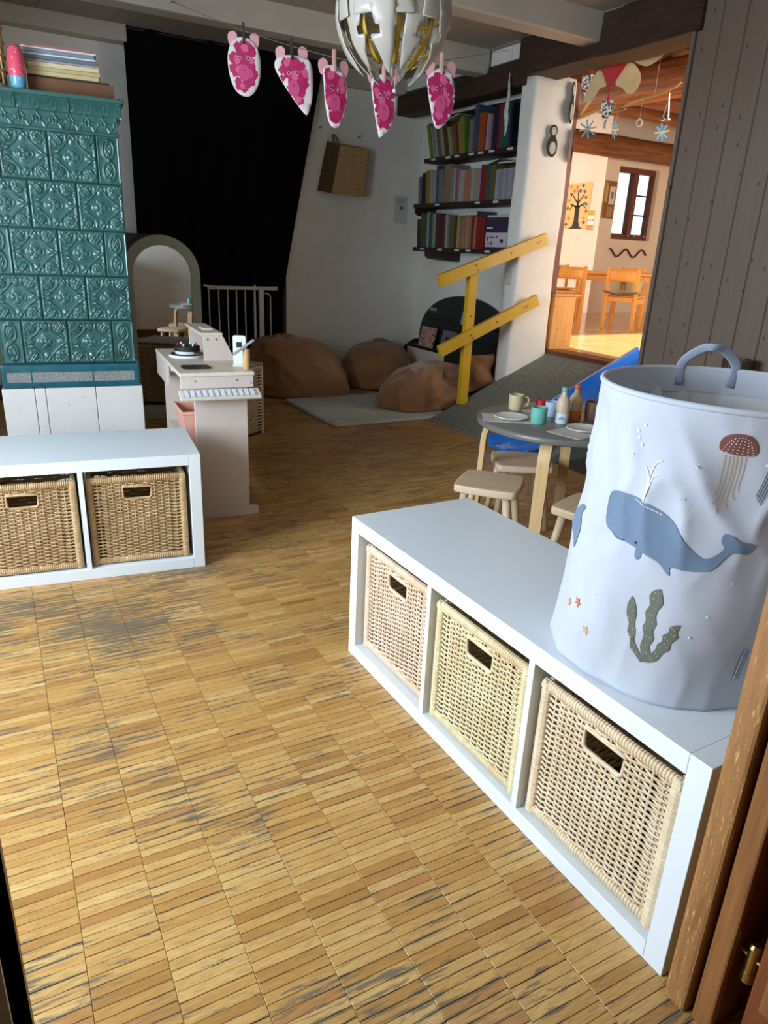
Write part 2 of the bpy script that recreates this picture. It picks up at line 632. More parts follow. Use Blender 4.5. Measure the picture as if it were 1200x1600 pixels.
structure('wall_niche', MB().box(2.76, 2.9, 3.66, 5.3, -0.12, 2.95).box(2.53, 2.9, 3.70, 5.25, 2.30, 2.95).box(2.53, 2.9, 2.3, 3.70, 2.392, 2.95), m_plaster, 'plaster wall at the back of the book niche')
mb = wobble(ring_column([(-0.115, -0.12), (0.115, -0.12), (0.115, 0.12), (-0.115, 0.12)], 0, 1.36, 24, 0.012, 2), 0.014, 3.2, 2)
lt = structure('trim_2', mb, m_darkbeam, 'dark hewn lintel beam over the opening', smooth=False)
lt.rotation_euler = (R(90), 0, 0)
lt.location = (2.60, 3.68, 2.285)
lt.scale = (1.0, 0.93, 1.0)
mb = wobble(ring_column([(-0.085, -0.075), (0.085, -0.075), (0.085, 0.075), (-0.085, 0.075)], 0, 1.56, 26, 0.012, 2), 0.012, 3.0, 5)
l2 = structure('trim_3', mb, m_darkbeam, 'dark hewn beam over the book niche', smooth=False)
l2.rotation_euler = (R(90), 0, 0)
l2.location = (2.575, 5.20, 2.205)

# ceiling panels between white boxed beams
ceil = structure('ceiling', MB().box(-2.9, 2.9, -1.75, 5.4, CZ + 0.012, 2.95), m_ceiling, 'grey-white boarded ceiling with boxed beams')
BEAMS = [(-0.14, 0.0), (0.90, 1.04), (1.94, 2.08), (2.99, 3.13), (4.02, 4.16)]
edges = [-0.05] + [e for b in BEAMS[1:] for e in b] + [5.2]
xs = [2.49 - 0.445 * k for k in range(12)]
for k in range(0, len(edges), 2):
    y0, y1 = edges[k], edges[k + 1]
    src = None
    for x in xs:
        if src is None:
            src = MB().box(0.002, 0.443, y0, y1, 0, 0.014).build('ceiling_panel', m_ceiling, ceil, bevel=0.004)
            src.location = (x - 0.445, 0, CZ)
        else:
            inst(src, 'ceiling_panel', ceil, (x - 0.445, 0, CZ))
    MB().box(2.492, 2.56, y0, y1, CZ - 0.004, CZ + 0.014).build('ceiling_panel', m_ceiling, ceil)
for i, (y0, y1) in enumerate(BEAMS):
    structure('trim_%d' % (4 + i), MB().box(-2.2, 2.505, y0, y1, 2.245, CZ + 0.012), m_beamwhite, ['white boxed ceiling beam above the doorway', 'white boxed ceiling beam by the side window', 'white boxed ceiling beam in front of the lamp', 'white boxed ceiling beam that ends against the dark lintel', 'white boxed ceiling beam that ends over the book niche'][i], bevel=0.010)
structure('trim_9', MB().box(-1.5, 0.35, 5.07, 5.2, 2.295, CZ + 0.01), m_beamwhite, 'white boxed ledge under the ceiling beside the black curtain', bevel=0.008)
structure('trim_10', MB().box(0.35, 2.53, 5.13, 5.2, 2.27, CZ + 0.01), m_beamwhite, 'narrow white ceiling strip above the back wall', bevel=0.006)
structure('baseboard_back', MB().box(-1.5, 0.3, 5.175, 5.2, 0, 0.09), m_baseboard, 'brown wooden baseboard along the back wall', bevel=0.003)
structure('baseboard_near', MB().box(0.12, 2.5, -0.05, -0.03, 0, 0.09), m_baseboard, 'brown wooden baseboard along the wall by the doorway', bevel=0.003)
structure('trim_11', MB().box(1.40, 1.488, 5.15, 5.2, 0, 2.27), m_darkbeam, 'brown wooden post between black curtain and white wall', bevel=0.004)

# ------------------------------------------------------------------ doorway in front of the camera
def worn_wood():
    m = NT('worn_door_wood')
    v = m.coord('World', scale=(14, 14, 1))
    f = m.noise(v, 5, 5, 0.6, 0.5)
    c = m.ramp(f, [(0.3, rgb(126, 84, 46)), (0.7, rgb(160, 112, 66))])
    w = m.noise(m.coord('World', scale=(30, 30, 3.5)), 8, 5, 0.75, 0.3)
    c = m.mix(m.ramp(w, [(0.575, (0, 0, 0)), (0.64, (0.9, 0.9, 0.9))]), c, rgb(206, 164, 108))
    m.base(c)
    m.set(rough=0.5)
    m.bump(w, 0.3, 0.001)
    return m.m
m_worn = worn_wood()
m_jamb = wood('jamb_wood', rgb(110, 66, 32), rgb(150, 100, 54), 'z', 0.5, 5, kind='World')
m_doorwood = wood('door_wood', rgb(92, 44, 20), rgb(128, 68, 34), 'z', 0.4, 4, kind='World')
d1 = structure('door_1', MB().box(0.07, 0.105, -0.20, -0.05, 0, 2.06), m_doorwood, 'worn brown door frame on the near end of the long white bench', bevel=0.003)
MB().box(-0.020, 0.075, -0.058, -0.020, 0, 2.12).build('door_casing', m_worn, d1, bevel=0.006)
MB().box(-0.012, 0.004, -0.097, -0.066, 0, 2.10).build('door_stop', m_jamb, d1, bevel=0.004)
MB().box(0.002, 0.07, -0.096, -0.062, 0, 2.06).build('door_rebate', m_doorwood, d1)
d2 = structure('door_2', MB().box(0.0, 0.040, -1.0, -0.131, 0.005, 2.03), m_doorwood, 'reddish brown door leaf standing open at the hinge', bevel=0.004)
d2.location = (-0.004, 0, 0)
MB().box(-0.010, 0.0, -0.90, -0.150, 0.12, 1.95).build('door_panel', m_jamb, d2, bevel=0.006)
hg = MB()
hg.cyl((0.020, -0.114, 0.140), (0.020, -0.114, 0.185), 0.0085, None, 12)
hg.cyl((0.020, -0.114, 0.185), (0.020, -0.114, 0.191), 0.009, 0.006, 12)
hg.cyl((0.020, -0.114, 0.122), (0.020, -0.114, 0.140), 0.0095, None, 12)
hg.cyl((0.020, -0.131, 0.165), (0.020, -0.096, 0.165), 0.0035, None, 8)
hg.build('hinge', m_brass, d2, auto=40)
structure('trim_12', MB().box(-0.97, -0.872, -0.19, -0.02, 0, 2.08), m_jamb, 'dark brown door jamb at the left edge of the doorway', bevel=0.006)
# ------------------------------------------------------------------ white cube benches
def bench(label, loc, rotz):
    t = thing('storage_bench', label, 'shelf unit', loc, rotz)
    L, D, H, o, i = 1.12, 0.39, 0.42, 0.038, 0.016
    for x in (0, L - o):
        MB().box(x, x + o, 0, D, 0, H).build('side_panel', m_white, t, bevel=0.0012)
    MB().box(o + 0.0004, L - o - 0.0004, 0, D, H - o, H - 0.0003).build('top_panel', m_white, t, bevel=0.0012)
    MB().box(o + 0.0004, L - o - 0.0004, 0, D, 0.0003, o).build('bottom_panel', m_white, t, bevel=0.0012)
    w = (L - 2 * o - 2 * i) / 3
    for k in (1, 2):
        x = o + k * w + (k - 1) * i
        MB().box(x, x + i, 0.001, D - 0.001, o, H - o).build('divider', m_white, t, bevel=0.0008)
    return t, [o + w / 2 + k * (w + i) for k in range(3)]

bench_r, cells_x = bench('long white bench with three wicker baskets carrying the whale hamper', (0, 1.12, 0), R(-90))
a_l = R(-7.9)
bench_l, _ = bench('white bench with wicker baskets in front of the green tiled stove', (-0.2004 - 1.12 * math.cos(a_l), 1.856 - 1.12 * math.sin(a_l), 0), a_l)

# ------------------------------------------------------------------ wicker baskets
def wicker_mat(name, c1, c2, c3):
    m = NT(name)
    v = m.coord('Object')
    f = m.noise(v, 9, 3, 0.6)
    g = m.noise(m.coord('Object', scale=(3, 3, 40)), 6, 3, 0.6)
    c = m.ramp(f, [(0.3, c1), (0.5, c2), (0.72, c3)])
    c = m.mix(m.ramp(g, [(0.35, (0, 0, 0)), (0.65, (0.6, 0.6, 0.6))]), c, tuple(x * 0.72 for x in c2[:3]) + (1,))
    m.base(c)
    m.set(rough=0.55)
    return m.m
m_wick_a = wicker_mat('wicker_pale', rgb(236, 218, 190), rgb(222, 200, 168), rgb(208, 180, 144))
m_wick_b = wicker_mat('wicker_honey', rgb(204, 174, 132), rgb(186, 154, 112), rgb(164, 130, 90))
m_wick_c = wicker_mat('wicker_pinkish', rgb(234, 214, 192), rgb(222, 196, 170), rgb(208, 176, 144))
m_wick_d = wicker_mat('wicker_greenish', rgb(232, 218, 182), rgb(218, 202, 162), rgb(208, 174, 130))
BWD, BDP, BHT = 0.318, 0.335, 0.312

def weave_panel(w, h, hole=None, rows=46, stakes=12, post=0.012):
    """woven panel in the x-z plane, centred on x, y = 0"""
    mb = MB()
    z0, z1 = 0.016, h - 0.016
    xs = [(-w / 2 + post) + (w - 2 * post) * k / (stakes + 1) for k in range(stakes + 2)]
    for x in xs[1:-1]:
        if hole and abs(x) < hole[0]:
            mb.tube([(x, 0, z0), (x, 0, hole[1])], 0.0026, 5)
            mb.tube([(x, 0, hole[2]), (x, 0, z1)], 0.0026, 5)
        else:
            mb.tube([(x, 0, z0), (x, 0, z1)], 0.0026, 5)
    pitch = (z1 - z0) / rows
    for r in range(rows):
        z = z0 + (r + 0.5) * pitch
        zp = z0 + (2 * (r // 2) + 1) * pitch
        segs = [(xs[0], xs[-1])]
        if hole and hole[1] - 0.002 < z < hole[2] + 0.002:
            segs = [(xs[0], -hole[0]), (hole[0], xs[-1])]
        for a, b in segs:
            nseg = max(6, int((b - a) / (xs[1] - xs[0]) * 4))
            pts = []
            for s in range(nseg + 1):
                x = a + (b - a) * s / nseg
                ph = (x - xs[0]) / (xs[1] - xs[0])
                y = 0.0034 * math.cos(PI * ph) * (1 if r % 2 else -1)
                e = min(abs(x - xs[0]), abs(x - xs[-1])) / (xs[1] - xs[0])
                t = max(0.0, min(1.0, (2.0 - e) / 0.9))
                zz = z * (1 - t * 0.72) + zp * t * 0.72
                zz += 0.0009 * noise.noise(Vector((x * 40, r * 3.1, w * 9)))
                pts.append((x, y, zz))
            mb.tube(pts, pitch * 0.50, 5, flat=(1.0, 0.75), caps=False)
    return mb

def wrapped(a, b, r, ry, turns):
    """an edge wound round with cane"""
    mb = MB()
    a, b = Vector(a), Vector(b)
    k = turns * 3
    pts, rr = [], []
    for i in range(k + 1):
        pts.append(a + (b - a) * (i / k))
        rr.append(r * (0.80 if i % 3 == 0 else 1.0 + 0.06 * noise.noise(Vector((i * 0.77, turns, 0)))))
    mb.tube(pts, rr, 10, flat=(1.0, ry))
    return mb

BASKET_PARTS = {}
def basket_meshes():
    w, d, h = BWD, BDP, BHT
    P = BASKET_PARTS
    hole = (0.046, 0.232, 0.276)
    mk = lambda mb, n, sm=True: mb.mesh(n, None, sm)
    P['front_weave'] = mk(weave_panel(w, h, hole), 'front_weave')
    P['back_weave'] = mk(weave_panel(w, h, None, 22, 9), 'back_weave')
    P['side_weave'] = mk(weave_panel(d, h, None, 22, 9), 'side_weave')
    P['top_rim'] = mk(wrapped((-w / 2, 0, h - 0.010), (w / 2, 0, h - 0.010), 0.0125, 0.70, 50), 'top_rim', False)
    P['side_top_rim'] = mk(wrapped((-d / 2, 0, h - 0.010), (d / 2, 0, h - 0.010), 0.0115, 0.75, 40), 'side_top_rim', False)
    P['bottom_rim'] = mk(wrapped((-w / 2, 0, 0.0135), (w / 2, 0, 0.0135), 0.0115, 0.80, 50), 'bottom_rim', False)
    P['corner_post'] = mk(wrapped((0, 0, 0.004), (0, 0, h - 0.004), 0.0120, 0.95, 54), 'corner_post', False)
    hh = MB()
    x, z0, z1 = hole
    c = 0.008
    loop = [(-x + c, 0, z0), (x - c, 0, z0), (x, 0, z0 + c), (x, 0, z1), (-x, 0, z1), (-x, 0, z0 + c)]
    hh.tube(loop, 0.0050, 8, closed=True)
    P['handle_ring'] = mk(hh, 'handle_ring')
    P['base'] = mk(MB().box(-w / 2, w / 2, 0.01, d - 0.01, 0.004, 0.012), 'base', False)
    P['liner'] = mk(MB().box(-w / 2 + 0.02, w / 2 - 0.02, 0.09, d - 0.05, 0.02, 0.14), 'liner', False)
basket_meshes()
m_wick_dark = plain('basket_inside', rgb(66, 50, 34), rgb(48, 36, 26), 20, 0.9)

def basket(label, loc, rotz, mat, group='wicker baskets in the white benches'):
    t = thing('wicker_basket', label, 'basket', loc, rotz, group)
    w, d, h = BWD, BDP, BHT
    def put(k, name, l=(0, 0, 0), rz=0.0, m=mat, stuff=False):
        key = k + m.name
        if key not in BASKET_PARTS:
            me = BASKET_PARTS[k].copy()
            me.materials.append(m)
            BASKET_PARTS[key] = me
        o = bpy.data.objects.new(name, BASKET_PARTS[key])
        COL.objects.link(o)
        o.parent = t
        o.location = l
        o.rotation_euler = (0, 0, rz)
        if stuff:
            o['kind'] = 'stuff'
        return o
    put('front_weave', 'front_weave', (0, 0.010, 0), stuff=True)
    put('back_weave', 'back_weave', (0, d - 0.012, 0), stuff=True)
    for s in (-1, 1):
        put('side_weave', 'side_weave', (s * (w / 2 - 0.008), d / 2, 0), R(90), stuff=True)
        put('side_top_rim', 'side_top_rim', (s * (w / 2 - 0.008), d / 2, 0), R(90))
        put('corner_post', 'corner_post', (s * (w / 2 - 0.010), 0.010, 0))
        put('corner_post', 'corner_post', (s * (w / 2 - 0.010), d - 0.012, 0))
    for y in (0.010, d - 0.012):
        put('top_rim', 'top_rim', (0, y, 0))
        put('bottom_rim', 'bottom_rim', (0, y, 0))
    put('handle_ring', 'handle_ring', (0, 0.010, 0))
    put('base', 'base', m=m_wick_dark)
    return t

def in_bench(b, k, dy=0.012, dx=0.0):
    m = Matrix.Rotation(b.rotation_euler[2], 4, 'Z')
    m.translation = b.location
    p = m @ Vector((cells_x[k] + dx, dy, 0.0386))
    return tuple(p), b.rotation_euler[2]
p, a = in_bench(bench_r, 0, 0.020)
basket('pale pinkish wicker basket in the far cell of the long bench', p, a, m_wick_c)
p, a = in_bench(bench_r, 1, 0.012)
basket('pale greenish wicker basket in the middle cell of the long bench', p, a, m_wick_d)
p, a = in_bench(bench_r, 2, 0.014)
basket('pale wicker basket in the nearest cell of the long bench by the door frame', p, a, m_wick_a)
p, a = in_bench(bench_l, 1, 0.010)
basket('honey wicker basket in the middle cell of the bench by the stove', p, a, m_wick_b)
p, a = in_bench(bench_l, 2, 0.016, -0.004)
basket('honey wicker basket in the end cell of the bench by the toy kitchen', p, a + R(-1.0), m_wick_b)
p, a = in_bench(bench_l, 0, 0.010)

# ------------------------------------------------------------------ whale hamper
def fabric(name, c1, c2, weave=900, bump=0.15):
    m = NT(name)
    v = m.coord('Object')
    m.base(m.ramp(m.noise(v, 7, 4), [(0.3, c1), (0.7, c2)]))
    m.set(rough=0.9, sheen=0.15)
    m.bump(m.noise(v, weave, 2), bump, 0.0006)
    return m.m
m_canvas = fabric('hamper_canvas', rgb(184, 188, 200), rgb(176, 180, 193))
m_canvas_in = fabric('hamper_lining', rgb(206, 206, 208), rgb(198, 198, 200))
m_strap = fabric('hamper_strap', rgb(146, 154, 170), rgb(132, 140, 158))
HB, HT = 0.4205, 0.915
def H(th, z, off=0.0):
    """hamper surface at angle th (degrees) and height z"""
    t = (z - HB) / (HT - HB)
    cx, cy, r = 0.21 + 0.01 * t, 0.27 - 0.045 * t, 0.2 + 0.015 * t
    a = R(th)
    q = Vector((math.cos(a) * 1.9, math.sin(a) * 1.9, z * 3.4))
    amp = 0.010 * min(1, (1 - t) * 4 + 0.05)
    wr = noise.noise(q * 1.3) * amp * 0.8
    n2 = noise.noise(Vector((math.cos(a) * 3.2 + z * 2.2, math.sin(a) * 3.2, z * 9 + math.sin(a * 2))))
    wr += (abs(n2) ** 0.6) * -0.015 * (0.30 + 0.70 * max(0, min(1, (t - 0.45) * 4))) * min(1, (1 - t) * 9)
    # flattened panel edges near the base
    base = max(0.0, 1 - t * 6)
    wr += base * 0.007 * (abs(math.cos(2 * (a + 0.62))) - 0.6)
    rr = r + wr + off
    return Vector((cx + math.cos(a) * rr, cy + math.sin(a) * rr, z))
ham = thing('laundry_hamper', 'tall grey-white fabric hamper printed with a blue whale and a jellyfish', 'hamper', (0.21, 0.27, 0.42))
def hloc(p):
    return (p[0] - 0.21, p[1] - 0.27, p[2] - 0.42)
NZ = 70
MB().grid(lambda u, v: hloc(H(u * 360, HB + (HT - HB) * v)), 200, NZ, True).build('canvas_body', m_canvas, ham, smooth=True, solid=0.0025, soff=-1)
mb = MB()
mb.grid(lambda u, v: hloc(H(u * 360, HT - 0.03 - 0.44 * v, -0.004)), 120, 12, True)
mb.build('lining', m_canvas_in, ham, smooth=True)
mb = MB()
c0 = H(0, HB)
mb.lathe([(0.001, 0.003), (0.19, 0.003), (0.196, 0.006), (0.19, 0.009), (0.001, 0.009)], 48, hloc((0.21, 0.27, HB - 0.002)))
mb.build('base', m_canvas, ham)
mb = MB()
mb.tube([hloc(H(k * 3.6, HT, -0.001)) for k in range(100)], 0.0048, 8, closed=True)
mb.build('rim', m_canvas, ham, smooth=True)
# the inside band just below the rim
MB().grid(lambda u, v: hloc(H(u * 360, HT - 0.042 * v, -0.0052)), 120, 5, True).build('inner_band', m_strap if False else m_canvas, ham, smooth=True)
def strap(th0, th1, top, bow):
    a, b = H(th0, HT - 0.03, -0.008), H(th1, HT - 0.03, -0.008)
    a1, b1 = H(th0, HT + 0.01, -0.006), H(th1, HT + 0.01, -0.006)
    mid = (a1 + b1) / 2 + Vector((bow[0], bow[1], top))
    c1 = a1.lerp(mid, 0.55) + Vector((0, 0, top * 0.28))
    c2 = b1.lerp(mid, 0.55) + Vector((0, 0, top * 0.28))
    pts = smooth_open([a, a1, c1, mid, c2, b1, b], 5)
    mb = MB()
    mb.tube([hloc(p) for p in pts], 0.0085, 8, flat=(0.14, 1.0), up=(math.cos(R((th0 + th1) / 2)), math.sin(R((th0 + th1) / 2)), 0))
    return mb
strap(64, 38, 0.034, (-0.02, -0.02)).build('handle', m_strap, ham, smooth=True)
tag(strap(244, 218, -0.10, (-0.012, -0.012)).build('handle', m_strap, ham, smooth=True), 'grey strap handle') if False else None

def decal(name, poly, mat, off=0.0012, step=2.2, smooth=3, parent=ham):
    """poly in (degrees, height) -> a printed patch that follows the cloth"""
    K = 0.2 * PI / 180
    pl = [(a * K, z) for a, z in poly]
    if smooth:
        pl = smooth_closed(pl, smooth)
    vs, fs = fill_poly(pl, 0.006)
    mb = MB().add([hloc(H(x / K, z, off)) for x, z in vs], fs)
    o = mb.build(name, mat, parent, smooth=True)
    return o
def stroke(mb, pts, w, off=0.0014):
    K = 0.2 * PI / 180
    pp = smooth_open([Vector((a * K, z, 0)) for a, z in pts], 5)
    vs, fs = [], []
    for i, p in enumerate(pp):
        d = pp[min(i + 1, len(pp) - 1)] - pp[max(i - 1, 0)]
        d.normalize()
        n = Vector((-d[1], d[0], 0)) * w / 2
        for q in (p + n, p - n):
            vs.append(hloc(H(q[0] / K, q[1], off)))
    for i in range(len(pp) - 1):
        fs.append((2 * i, 2 * i + 1, 2 * i + 3, 2 * i + 2))
    mb.add(vs, fs)
def dots(mb, pts, r, off=0.0018):
    K = 0.2 * PI / 180
    for a, z in pts:
        ring = [hloc(H(a + r * math.cos(2 * PI * k / 8) / K, z + r * math.sin(2 * PI * k / 8), off)) for k in range(8)]
        mb.add(ring, [tuple(range(8))])
WHALE = [(169.7, 0.752), (169.4, 0.731), (171.1, 0.699), (177.0, 0.689), (185.2, 0.685), (193.0, 0.679), (200.9, 0.671), (204.3, 0.662), (207.4, 0.654), (206.8, 0.668), (213.0, 0.669), (218.6, 0.673), (222.8, 0.681), (226.0, 0.701), (228.2, 0.709), (233.1, 0.709), (234.9, 0.725), (230.5, 0.727), (227.1, 0.731), (226.2, 0.734), (222.7, 0.737), (222.2, 0.724), (224.0, 0.714), (222.1, 0.702), (218.0, 0.693), (213.0, 0.702), (208.7, 0.715), (204.3, 0.734), (199.4, 0.746), (193.4, 0.754), (186.0, 0.76), (177.9, 0.761), (172.7, 0.758)]
FIN = [(190.6, 0.681), (190.9, 0.667), (192.7, 0.664), (193.7, 0.673), (192.9, 0.681)]
WEED1 = [(205.5, 0.629), (207.0, 0.62), (208.3, 0.605), (207.1, 0.592), (207.0, 0.58), (208.2, 0.567), (207.5, 0.554), (208.9, 0.541), (207.9, 0.525), (209.2, 0.514), (208.6, 0.498), (205.6, 0.491), (205.2, 0.508), (204.1, 0.522), (204.4, 0.542), (202.9, 0.555), (203.4, 0.568), (202.2, 0.583), (203.2, 0.596), (202.0, 0.611), (202.8, 0.621)]
WEED2 = [(194.8, 0.601), (197.0, 0.59), (198.6, 0.573), (199.1, 0.556), (200.6, 0.542), (200.8, 0.527), (203.5, 0.513), (205.7, 0.502), (205.4, 0.494), (202.3, 0.504), (199.9, 0.513), (199.2, 0.527), (196.9, 0.538), (196.6, 0.553), (194.5, 0.567), (193.7, 0.585), (194.4, 0.596)]
WEED3 = [(217.2, 0.578), (216.9, 0.564), (217.9, 0.556), (216.0, 0.544), (216.2, 0.53), (214.2, 0.521), (213.0, 0.506), (210.8, 0.498), (208.2, 0.495), (209.3, 0.512), (210.7, 0.523), (211.0, 0.535), (212.4, 0.543), (211.9, 0.553), (213.7, 0.561), (213.8, 0.571)]
JELLY = [(211.4, 0.859), (210.7, 0.866), (211.0, 0.876), (212.9, 0.883), (216.1, 0.886), (219.5, 0.885), (222.2, 0.878), (223.6, 0.87), (224.3, 0.86), (222.7, 0.855), (217.7, 0.854), (214.1, 0.856)]
WHALE_B = [(151.0, 0.690), (152.5, 0.660), (151.0, 0.632), (149.0, 0.622), (146.0, 0.640), (136.0, 0.665), (146.0, 0.700), (153.0, 0.702)]
m_whale = plain('print_blue', rgb(106, 124, 148), rgb(100, 118, 142), 60, 0.9)
m_weed = plain('print_olive', rgb(104, 108, 98), rgb(97, 101, 91), 60, 0.9)
m_jelly = plain('print_rust', rgb(124, 76, 68), rgb(116, 70, 62), 60, 0.9)
m_gold = plain('print_gold', rgb(206, 178, 132), rgb(200, 170, 124), 60, 0.9)
m_rust = plain('print_orange', rgb(190, 110, 74), rgb(182, 102, 68), 60, 0.9)
m_tan = plain('print_tan', rgb(204, 158, 112), rgb(198, 150, 104), 60, 0.9)
m_ink = plain('print_ink', rgb(44, 46, 60), rgb(40, 42, 54), 60, 0.9)
m_pwhite = plain('print_white', rgb(238, 240, 244), rgb(234, 236, 240), 60, 0.9)
wh = tag(decal('whale_print', WHALE, m_whale), 'blue-grey sperm whale print')
decal('whale_print', WHALE_B, m_whale)
decal('whale_fin', FIN, m_whale, parent=ham)
mb = MB()
dots(mb, [(189.8, 0.690)], 0.0022)
stroke(mb, [(177.0, 0.690), (179.5, 0.686), (182.3, 0.686), (184.2, 0.688)], 0.0012, 0.0018)
mb.build('whale_face', m_ink, ham)
mb = MB()
for s in ([(188.0, 0.757), (188.4, 0.776), (187.9, 0.796), (186.0, 0.808), (184.5, 0.812)], [(188.2, 0.758), (188.7, 0.78), (188.4, 0.801), (189.2, 0.82), (191.5, 0.827)], [(188.3, 0.758), (189.1, 0.781), (189.7, 0.798), (191.4, 0.805), (192.4, 0.805)]):
    stroke(mb, s, 0.0016)
mb.build('spout_print', m_pwhite, ham)
mb = MB()
for k in range(9):
    stroke(mb, [(184 + k * 1.5, 0.757 - 0.0012 * k), (185.2 + k * 1.5, 0.7555 - 0.0014 * k)], 0.0009, 0.0018)
dots(mb, [(180.4, 0.873), (180.6, 0.842), (178.5, 0.852), (178.1, 0.825), (177.3, 0.812), (177.4, 0.862), (205.6, 0.831), (176.8, 0.575), (204.1, 0.779), (226, 0.60), (222, 0.56), (231, 0.66), (229, 0.845)], 0.0022, 0.0014)
tag(mb.build('bubble_print', m_pwhite, ham), kind='stuff')
tag(decal('seaweed_print', WEED1, m_weed), 'olive seaweed print')
decal('seaweed_print', WEED2, m_weed)
decal('seaweed_print', WEED3, m_weed)
mb = MB()
for poly in (WEED1, WEED2, WEED3):
    h = len(poly) // 2
    for k in range(h - 1):
        a, b = poly[k + 1], poly[-1 - k]
        dots(mb, [((a[0] * 0.62 + b[0] * 0.38), (a[1] * 0.62 + b[1] * 0.38)), ((a[0] * 0.3 + b[0] * 0.7), (a[1] * 0.3 + b[1] * 0.7))], 0.0009, 0.002)
mb.build('seaweed_dots', m_gold, ham)
tag(decal('jellyfish_print', JELLY, m_jelly), 'rust-brown jellyfish print')
mb = MB()
for k in range(7):
    for j in range(6):
        a = 217.5 + (k - 3) * (1.9 - 0.16 * j)
        z = 0.857 + j * 0.0048 - 0.0006 * (k - 3) ** 2 * (j / 5)
        dots(mb, [(a, z)], 0.0008, 0.002)
mb.build('jellyfish_dots', m_pwhite, ham)
mb = MB()
for s in ([(213.6, 0.853), (214.1, 0.827), (214.6, 0.808), (214.2, 0.792)], [(215.2, 0.852), (215.9, 0.82), (215.7, 0.793), (214.6, 0.78)], [(216.5, 0.852), (217.6, 0.821), (216.9, 0.789), (216.4, 0.777), (217.8, 0.766)], [(217.8, 0.852), (218.8, 0.822), (218.7, 0.795), (218.7, 0.783), (220.3, 0.774)], [(219.3, 0.853), (220.2, 0.827), (220.3, 0.803), (220.9, 0.792), (222.1, 0.788)], [(220.8, 0.853), (221.6, 0.831), (221.6, 0.812), (222.4, 0.799)]):
    stroke(mb, s, 0.0013)
mb.build('jellyfish_tentacles', m_gold, ham)
mb = MB()
for k in range(4):
    stroke(mb, [(230.2 + k * 0.8, 0.836), (229.9 + k * 0.9, 0.815), (229.2 + k * 0.8, 0.797 - 0.004 * k)], 0.0011)
mb.build('tentacle_print', m_ink, ham)
def star(c, r, rot):
    K = 0.2 * PI / 180
    return [(c[0] + (r if k % 2 == 0 else r * 0.42) * math.sin(rot + PI * k / 5) / K, c[1] + (r if k % 2 == 0 else r * 0.42) * math.cos(rot + PI * k / 5)) for k in range(10)]
decal('starfish_print', star((166.5, 0.541), 0.011, 0.4), m_rust, smooth=0)
decal('starfish_print', star((176.0, 0.502), 0.010, 0.2), m_tan, smooth=0)
decal('starfish_print', star((158.5, 0.527), 0.009, 0.0), m_tan, smooth=0)
mb = MB()
mb.grid(lambda u, v: hloc(H(247.2 + u * 2.6, 0.487 + 0.055 * v, 0.0022)), 4, 6)
mb.build('side_tab', m_strap, ham, solid=0.0015)
# ------------------------------------------------------------------ green tiled stove
def glaze(name, c1, c2, c3):
    m = NT(name)
    v = m.coord('World')
    f = m.noise(v, 9, 4, 0.6)
    c = m.ramp(f, [(0.3, c1), (0.5, c2), (0.72, c3)])
    chip = m.noise(m.coord('World'), 34, 3, 0.6)
    c = m.mix(m.ramp(chip, [(0.735, (0, 0, 0)), (0.75, (1, 1, 1))]), c, rgb(205, 208, 204))
    m.base(c)
    m.set(rough=0.26, coat=0.25, coat_rough=0.10, spec=0.5)
    m.bump(m.noise(v, 90, 3), 0.1, 0.001)
    return m.m
m_glaze = glaze('green_glaze', rgb(42, 84, 82), rgb(50, 96, 92), rgb(34, 70, 70))
m_glaze_b = glaze('blue_glaze', rgb(20, 84, 98), rgb(26, 94, 106), rgb(16, 70, 84))
m_stove_white = NT('white_glaze_base')
_v = m_stove_white.coord('World')
_c = m_stove_white.ramp(m_stove_white.noise(_v, 5, 4), [(0.3, rgb(222, 219, 216)), (0.7, rgb(212, 208, 206))])
_k = m_stove_white.ramp(m_stove_white.noise(_v, 42, 3, 0.6), [(0.285, (1, 1, 1)), (0.30, (0, 0, 0))])
m_stove_white.base(m_stove_white.mix(_k, _c, rgb(58, 50, 46)))
m_stove_white.set(rough=0.35)
m_stove_white = m_stove_white.m
m_grit = plain('grey_grit', rgb(150, 152, 150), rgb(104, 108, 108), 120, 0.8, bump=0.4, bscale=200, kind='World')

